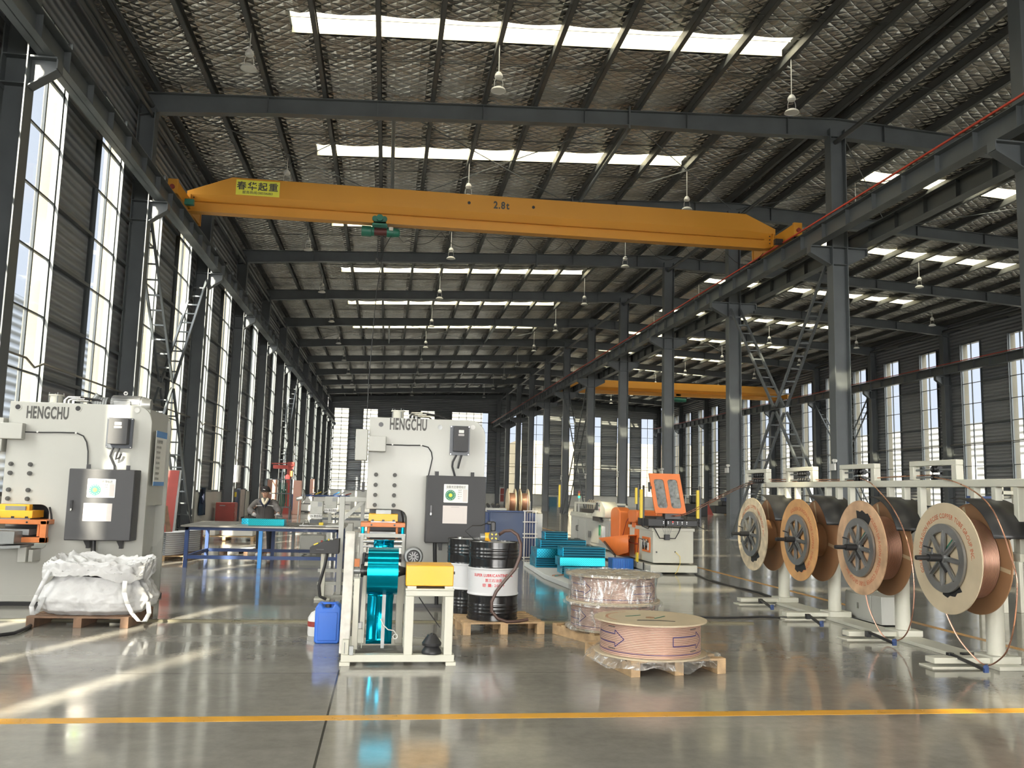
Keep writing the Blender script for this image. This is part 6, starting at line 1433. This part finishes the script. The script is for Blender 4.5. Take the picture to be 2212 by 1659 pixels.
# ================================================================ TUBE BENDING MACHINE
r = thing('tube_bender', (5.4, 19.5, 0), 'large cream and orange tube bending machine with an open orange guard door', 'tube bending machine')
XA, XB = 4.93, 5.84
MB().bx(XA, XB, 16.05, 25.6, .03, .165).build('machine_base', 'cream', r, bev=.01)
for y in (16.4, 18.5, 20.5, 22.5, 24.8): MB().cyl((XA-.03, y, 0), (XA-.03, y, .19), .014, n=8).cyl((XA-.03, y, 0), (XA-.03, y, .02), .05, n=12).build('levelling_foot', 'blackm', r)
fm = MB().bx(XA+.06, XB-.06, 16.1, 17.7, .20, .84).build('front_module', 'cream', r, bev=.012)
MB().bx(XA+.04, XB-.04, 16.08, 17.74, .79, .85).build('module_lip', 'cream', fm, bev=.006)
MB().bx(XA+.05, XA+.06, 17.0, 17.3, .28, .78).build('orange_panel', 'orange', fm)
vb = MB().bx(XA+.045, XA+.06, 16.25, 16.75, .38, .66).build('valve_recess', 'orange', fm)
for k in range(8): MB().cyl((XA+.03, 16.3+.055*k, .42+.04*(k % 3)), (XA+.03, 16.3+.055*k, .56+.03*(k % 3)), .018, n=8).build('air_valve', ['white', 'blackm', 'chrome', 'blackm', 'white', 'grey', 'blackm', 'white'][k], vb)
MB().tube([(XA+.03, 16.6, .6), (XA-.01, 16.8, .62), (XA-.01, 16.85, .4), (XA-.01, 16.86, .14)], .008, 6).build('air_hose', 'black', fm)
MB().bx(XA-.04, XA, 16.82, 16.92, .16, .34).build('yellow_tag', 'safety', fm, bev=.01)
MB().cyl((5.06, 16.09, .40), (5.06, 16.1, .40), .015, n=10).cyl((5.42, 16.09, .41), (5.42, 16.1, .41), .013, n=10).build('panel_hole', 'blackm', fm)
MB().tube([(5.42, 16.07, .41), (5.5, 16.05, .33), (5.5, 16.04, .2), (5.42, 15.98, .06), (5.38, 15.98, .01)], .005, 6).build('earth_wire', 'safety', fm)
MB().bx(5.20, 5.30, 16.03, 16.1, .63, .73).build('plug_box', 'black', fm, bev=.006)
for s in (-1, 1): MB().tube([(5.25+s*.05, 16.05, .66), (5.25+s*.15, 16.03, .66), (5.25+s*.22, 16.03, .78), (5.25+s*.27, 16.06, .88)], .01, 6).build('plug_cable', 'black', fm)
for k in range(5): MB().tube([(5.21+.02*k, 16.05, .73), (5.17+.04*k, 16.05, .82), (5.13+.06*k, 16.06, .90)], .004, 5).build('sensor_wire', 'grey', fm)
bk = MB().bx(XA-.06, XA+.28, 16.02, 16.7, .88, 1.02).bx(5.22, 5.82, 16.0, 16.6, .885, 1.0).bx(5.05, 5.6, 16.1, 16.9, 1.0, 1.05).build('straightener', 'black', r, bev=.01)
m = MB()
for k in range(6): m.cyl((5.16+.09*k, 15.99, .965), (5.16+.09*k, 16.0, .965), .008, n=8).cyl((5.16+.09*k, 15.99, .935), (5.16+.09*k, 16.0, .935), .006, n=8)
m.build('panel_knobs', 'chrome', bk)
MB().cyl((5.34, 15.985, .967), (5.34, 15.995, .967), .010, n=8).build('red_light', mat('red_led', (.8, .02, .02), .3, emit=(1, .03, .02), es=1.5), bk)
for k in range(6): MB().cyl((5.22+.06*k, 16.2, 1.02), (5.22+.06*k, 16.2, 1.12), .018, n=8).build('clamp_post', 'blackm', bk)
# guard door leaning open: orange frame with two windows
hz = 1.12; T = Matrix.Translation(Vector((5.00, 16.0, hz))) @ Matrix.Rotation(radians(-8), 4, 'X')
def lean(x, z): return (x - .10*z/.75, z)
W_, H_ = .60, .75
dv = []
def door():
    out = [(0, 0), (W_, 0), (W_, H_), (0, H_)]
    holes = [rrect(.07, .265, .10, .64, .05, 4), rrect(.335, .53, .10, .64, .05, 4)]
    mb = MB(T)
    for y0, y1 in ((-.02, .02),):
        pass
    # frame bars
    for (x0, x1, z0, z1) in ((0, .07, 0, H_), (.265, .335, 0, H_), (.53, W_, 0, H_), (.07, .265, 0, .10), (.335, .53, 0, .10), (.07, .265, .64, H_), (.335, .53, .64, H_)):
        P_ = [lean(x0, z0), lean(x1, z0), lean(x1, z1), lean(x0, z1)]; mb.prism(P_, 'y', -.02, .02)
    for x0, x1 in ((.07, .265), (.335, .53)):
        for cx, cz, sx, sz in ((x0, .10, 1, 1), (x1, .10, -1, 1), (x0, .64, 1, -1), (x1, .64, -1, -1)):
            arc = [lean(cx, cz)] + [lean(cx+sx*.05*(1-cos(t)), cz+sz*.05*(1-sin(t))) for t in [pi/2*k/5 for k in range(6)]]
            mb.prism(arc, 'y', -.02, .02)
    return mb
dr = door().build('guard_door', 'orange', r)
for x0, x1 in ((.06, .275), (.325, .54)): MB(T).add([(*[lean(x, z)][0][:1], 0, lean(x, z)[1]) for x, z in ((x0, .09), (x1, .09), (x1, .65), (x0, .65))], [(0, 1, 2, 3)]).build('door_window', 'dglass' if 'dglass' in M else 'film', dr, smooth=0)
MB(T).bx(-.10, -.06, -.04, .0, .45, .50).bx(-.12, -.09, -.04, .0, .40, .58).build('door_hinge', 'blackm', dr)
MB().bx(5.2, 5.5, 16.02, 16.1, 1.02, 1.13).build('door_arm', 'blackm', r)
# orange arms, column and chute
MB().prism([(16.95, 1.12), (16.95, .95), (17.1, .90), (17.55, .90), (17.6, 1.12), (17.5, 1.15), (17.05, 1.15)], 'x', 4.92, 5.36).bx(4.96, 5.10, 17.2, 17.45, .80, .92).build('orange_arm', 'orange', r, bev=.02)
MB().bx(5.15, 5.3, 17.2, 17.6, .84, .95).bx(5.3, 5.5, 16.9, 17.8, 1.0, 1.12).build('orange_bracket', 'orange', r, bev=.02)
pts = [(18.35, .50), (19.1, .50), (19.1, 1.05)] + [(18.72+.38*cos(t), 1.05+.13*sin(t)) for t in [pi*k/8 for k in range(1, 8)]] + [(18.35, 1.05)]
MB().prism(pts, 'x', 4.95, 5.20).build('orange_column', 'orange', r, bev=.02)
MB().bx(5.2, 5.7, 17.8, 19.2, .55, 1.12).build('bending_head', 'blackm', r, bev=.02)
MB().bx(5.0, 5.6, 17.75, 18.3, .2, .5).build('orange_housing', 'orange', r, bev=.01)
ch = MB(); a_ = [atX(x, y, 4.80) for x, y in ((1293, 1162), (1357, 1156), (1357, 1193), (1334, 1200))]
ch.add([Vector(a_[0])+Vector((.15, 0, 0)), a_[0], a_[3], a_[2], a_[1], Vector(a_[1])+Vector((.25, 0, 0)), Vector(a_[3])+Vector((.3, .1, 0))], [(0, 1, 4, 5), (1, 3, 4), (1, 2, 3), (0, 6, 2, 1)])
ch.build('orange_chute', 'orange', r, solid=.02)
MB().bar(atX(1306, 1170, 4.78), atX(1328, 1198, 4.78), .05, .03).build('chute_slot', 'blackm', r)
MB().tube([(4.98, 17.6, 1.05), (4.92, 17.7, .9), (4.9, 17.9, .6), (4.9, 17.3, .5), (4.96, 17.0, .5)], .009, 6).build('red_air_hose', 'redp', r)
# rear module
rm = MB().bx(XA+.02, XB-.02, 19.15, 23.3, .22, .88).build('rear_module', 'press', r, bev=.01)
MB().bx(XA-.0, XB, 19.15, 23.35, .86, .92).bx(XA+.0, XB-.1, 21.4, 23.3, .92, .97).build('module_top', 'cream', rm, bev=.008)
for y0, y1 in ((19.25, 20.1), (20.13, 20.9), (21.5, 22.35), (22.38, 23.2)): MB().bx(XA+.008, XA+.02, y0, y1, .30, .80).build('access_door', 'press', rm, bev=.003)
for y in (22.30, 22.43): MB().tube([(XA, y, .50), (XA-.03, y, .52), (XA-.03, y, .62), (XA, y, .64)], .008, 6).build('door_pull', 'blackm', rm)
MB().bx(XA, XA+.008, 20.95, 21.2, .40, .56).build('name_plate', 'grey', rm); MB().bx(XA, XA+.008, 19.95, 20.12, .50, .74).build('warning_label', 'dial', rm); MB().bx(XA, XA+.008, 19.55, 19.82, .40, .72).build('data_sheet', 'sign', rm)
MB().bx(XA-.01, XA+.02, 20.95, 21.7, .20, .215).build('rail_strip', 'steel', rm)
MB().bx(XA-.12, XA+.0, 21.9, 22.5, .17, .26).bx(XA-.1, XA-.02, 22.0, 22.3, .26, .32).build('drag_carriage', 'blackm', r)
# frame with wire coils on top
fr = MB(); 
for x in (5.0, 5.7): fr.bx(x, x+.05, 20.6, 20.65, .92, 1.23).bx(x, x+.05, 23.1, 23.15, .92, 1.23).bx(x, x+.05, 20.6, 23.15, 1.19, 1.23)
fr.bx(5.0, 5.75, 20.6, 20.65, 1.19, 1.23).bx(5.0, 5.75, 23.1, 23.15, 1.19, 1.23)
to = fr.build('overhead_frame', 'cream', r, bev=.004)
for k in range(6): MB().tube([(5.3, 21.3+.22*k, 1.22), (5.25, 21.35+.22*k, 1.30), (5.2, 21.4+.22*k, 1.22), (5.2, 21.35+.22*k, 1.05)], .010, 6).build('looped_cable', 'flange', to)
MB().bx(5.1, 5.6, 21.2, 22.9, .97, 1.07).build('feed_carriage', 'blackm', r, bev=.01)
# operator console
cs = MB().prism([(19.15, .93), (20.45, .93), (20.40, .99), (20.18, 1.03), (19.98, 1.28), (19.45, 1.28), (19.15, 1.14)], 'x', 4.83, 5.15).build('operator_console', 'cream', r, bev=.01)
MB().bar((4.99, 19.98, 1.09), (4.99, 19.78, 1.255), .24, .008, up=(1, 0, 0)).build('console_screen', 'screen', cs) if 0 else None
MB().prism([(20.09, 1.08), (19.80, 1.08), (19.80, 1.25), (19.95, 1.25)], 'x', 4.822, 4.83).build('console_screen', 'screen', cs)
kp = MB().prism([(19.55, 1.05), (19.76, 1.05), (19.76, 1.25), (19.55, 1.25)], 'x', 4.824, 4.83).build('key_panel', 'faint', cs)
for k in range(4): MB().cyl((4.818, 19.60+.1*(k % 2), 1.10+.09*(k//2)), (4.825, 19.60+.1*(k % 2), 1.10+.09*(k//2)), .022, n=10).build('console_button', ['redp', 'ink', 'dial', 'ink'][k], kp)
MB().bx(4.85, 5.1, 19.75, 20.4, .83, .93).build('console_tray', 'blackm', r)
# safety light posts and signal tower
for x, y, z0, z1, lb in ((4.86, 24.6, 1.05, 1.68, 0), (5.80, 20.1, 1.24, 1.62, 0), (4.80, 16.3, 1.02, 1.56, 1), (5.92, 16.3, 1.03, 1.57, 1)):
    s_ = MB().bx(x, x+.05, y, y+.05, z0, z1).build('light_curtain', 'safety', r)
    MB().bx(x+.055, x+.085, y, y+.05, z0-.15, z1+.08).build('curtain_bracket', 'blackm', s_)
    MB().tube([(x+.03, y, z0), (x+.03, y-.02, z0-.15), (x+.15, y-.02, z0-.2), (x+.2, y, z0-.12)], .008, 6).build('curtain_cable', 'black', s_)
MB().bx(5.6, 5.98, 16.3, 16.34, .90, .92).bx(5.6, 5.98, 16.3, 16.34, .97, .985).build('curtain_arm', 'blackm', r)
tw = MB().cyl((5.05, 22.8, .95), (5.05, 22.8, 1.33), .012, n=8).build('tower_post', 'white', r)
for k, m_ in enumerate(('green', 'crane', 'redp')): MB().cyl((5.05, 22.8, 1.33+.065*k), (5.05, 22.8, 1.39+.065*k), .028, n=14).build('tower_segment', mat('lit_green', (.02, .6, .3), .3, emit=(.05, 1, .5), es=.6) if m_ == 'green' else m_, tw)
# ---- odds and ends along the right far wall
r = thing('pallet_load', (27, 68, 0), 'dark bundled load on a pallet near the far right wall', 'pallet load')
MB().bx(26.0, 29.5, 67.3, 68.6, .12, .75).bx(26.6, 28.8, 67.4, 68.4, .75, 1.1).build('dark_bundles', 'blackm', r, bev=.05); MB().bx(26.8, 28.5, 67.4, 68.3, 1.1, 1.4).build('blue_boxes', 'navy', r); MB().bx(27.2, 29.6, 67.2, 68.6, 0, .12).build('pallet_base', 'wood', r)
tag(MB().prism([(24.9, 0), (25.9, 0), (25.5, .8), (25.1, .7)], 'y', 67.5, 68).build('red_barrow', 'redp'), 'red barrow standing left of the dark pallet load at the far wall', 'barrow')
r = thing('white_guard_rail', (24.5, 75, 0), 'white tubular guard rail near the far right column', 'guard rail')
for k in range(5): MB().cyl((25.2+.5*k, 75, 0), (25.2+.5*k, 75, 1.5), .04, n=6).build('rail_post', 'white', r)
MB().cyl((25.2, 75, 1.5), (27.2, 75, 1.5), .04, n=6).build('rail_top', 'white', r)
r = thing('dark_machine', (22.5, 62, 0), 'dark small machine behind the orange guard door', 'machine'); MB().bx(21.6, 23.2, 61.6, 62.4, 0, .9).build('machine_base', 'blackm', r, bev=.05); MB().bx(22.0, 22.6, 61.7, 62.3, .9, 1.5).build('machine_head', 'blackm', r, bev=.1)
r = thing('blue_locker', (10.4, 92, 0), 'small blue cabinet at the far gable wall', 'cabinet'); MB().bx(17.2, 18.0, 92, 92.6, 0, 1.0).build('locker_body', mat('teal_locker', (.05, .16, .24), .5), r); MB().bx(18.8, 19.2, 92, 92.6, 0, .9).build('locker_side', 'blackm', r)
# machine seen through the reel stand
r = thing('cream_machine', (8.2, 10.5, 0), 'cream machine frame with a blue box seen behind the right end of the reel stand', 'machine')
q0, q1 = atY(2158, 1060, 11), atY(2200, 1190, 11)
MB().bx(q0.x, q0.x+.07, 11, 11.1, 0, q0.z+.15).bx(q1.x, q1.x+.06, 11, 11.1, 0, q0.z+.15).bx(q0.x, q1.x, 11, 11.1, q0.z-.05, q0.z+.0).build('machine_frame', 'cream', r, bev=.005)
MB().bx(q0.x+.1, q1.x-.02, 11.05, 11.4, .5, q0.z-.1).build('machine_panel', 'press', r, bev=.01); MB().bx(q0.x-.35, q0.x-.08, 11.0, 11.2, q0.z-.18, q0.z-.08).build('blue_box', 'bluep', r); MB().bx(q0.x-.3, q0.x-.24, 11.05, 11.1, 0, q0.z-.18).build('box_post', 'cream', r)
# wall pipes
M['pipe'] = mat('dull_pipe', (.22, .21, .18), .4, .5)
def wavy(x, z, s):
    p = []; y = 14.0
    while y < YB-1:
        p.append((x, y, z)); p.append((x, y+2.6, z)); p.append((x, y+3.0, z-.12)); p.append((x, y+3.4, z)); y += 7.5
    return p
tag(MB().tube(wavy(XL+.16, 3.62, 1), .022, 6).build('wall_pipe', 'pipe'), 'thin metal pipe running along the left window wall', 'pipe')
tag(MB().cyl((XL+.3, YB-.2, 4.2), (XR-.3, YB-.2, 4.2), .03, n=6).build('wall_pipe', 'pipe'), 'thin metal pipe running across the far gable windows', 'pipe')
tag(MB().cyl((XR-.16, 14, 4.6), (XR-.16, YB-1, 4.6), .022, n=6).build('wall_pipe', 'pipe'), 'thin metal pipe running along the right window wall', 'pipe')
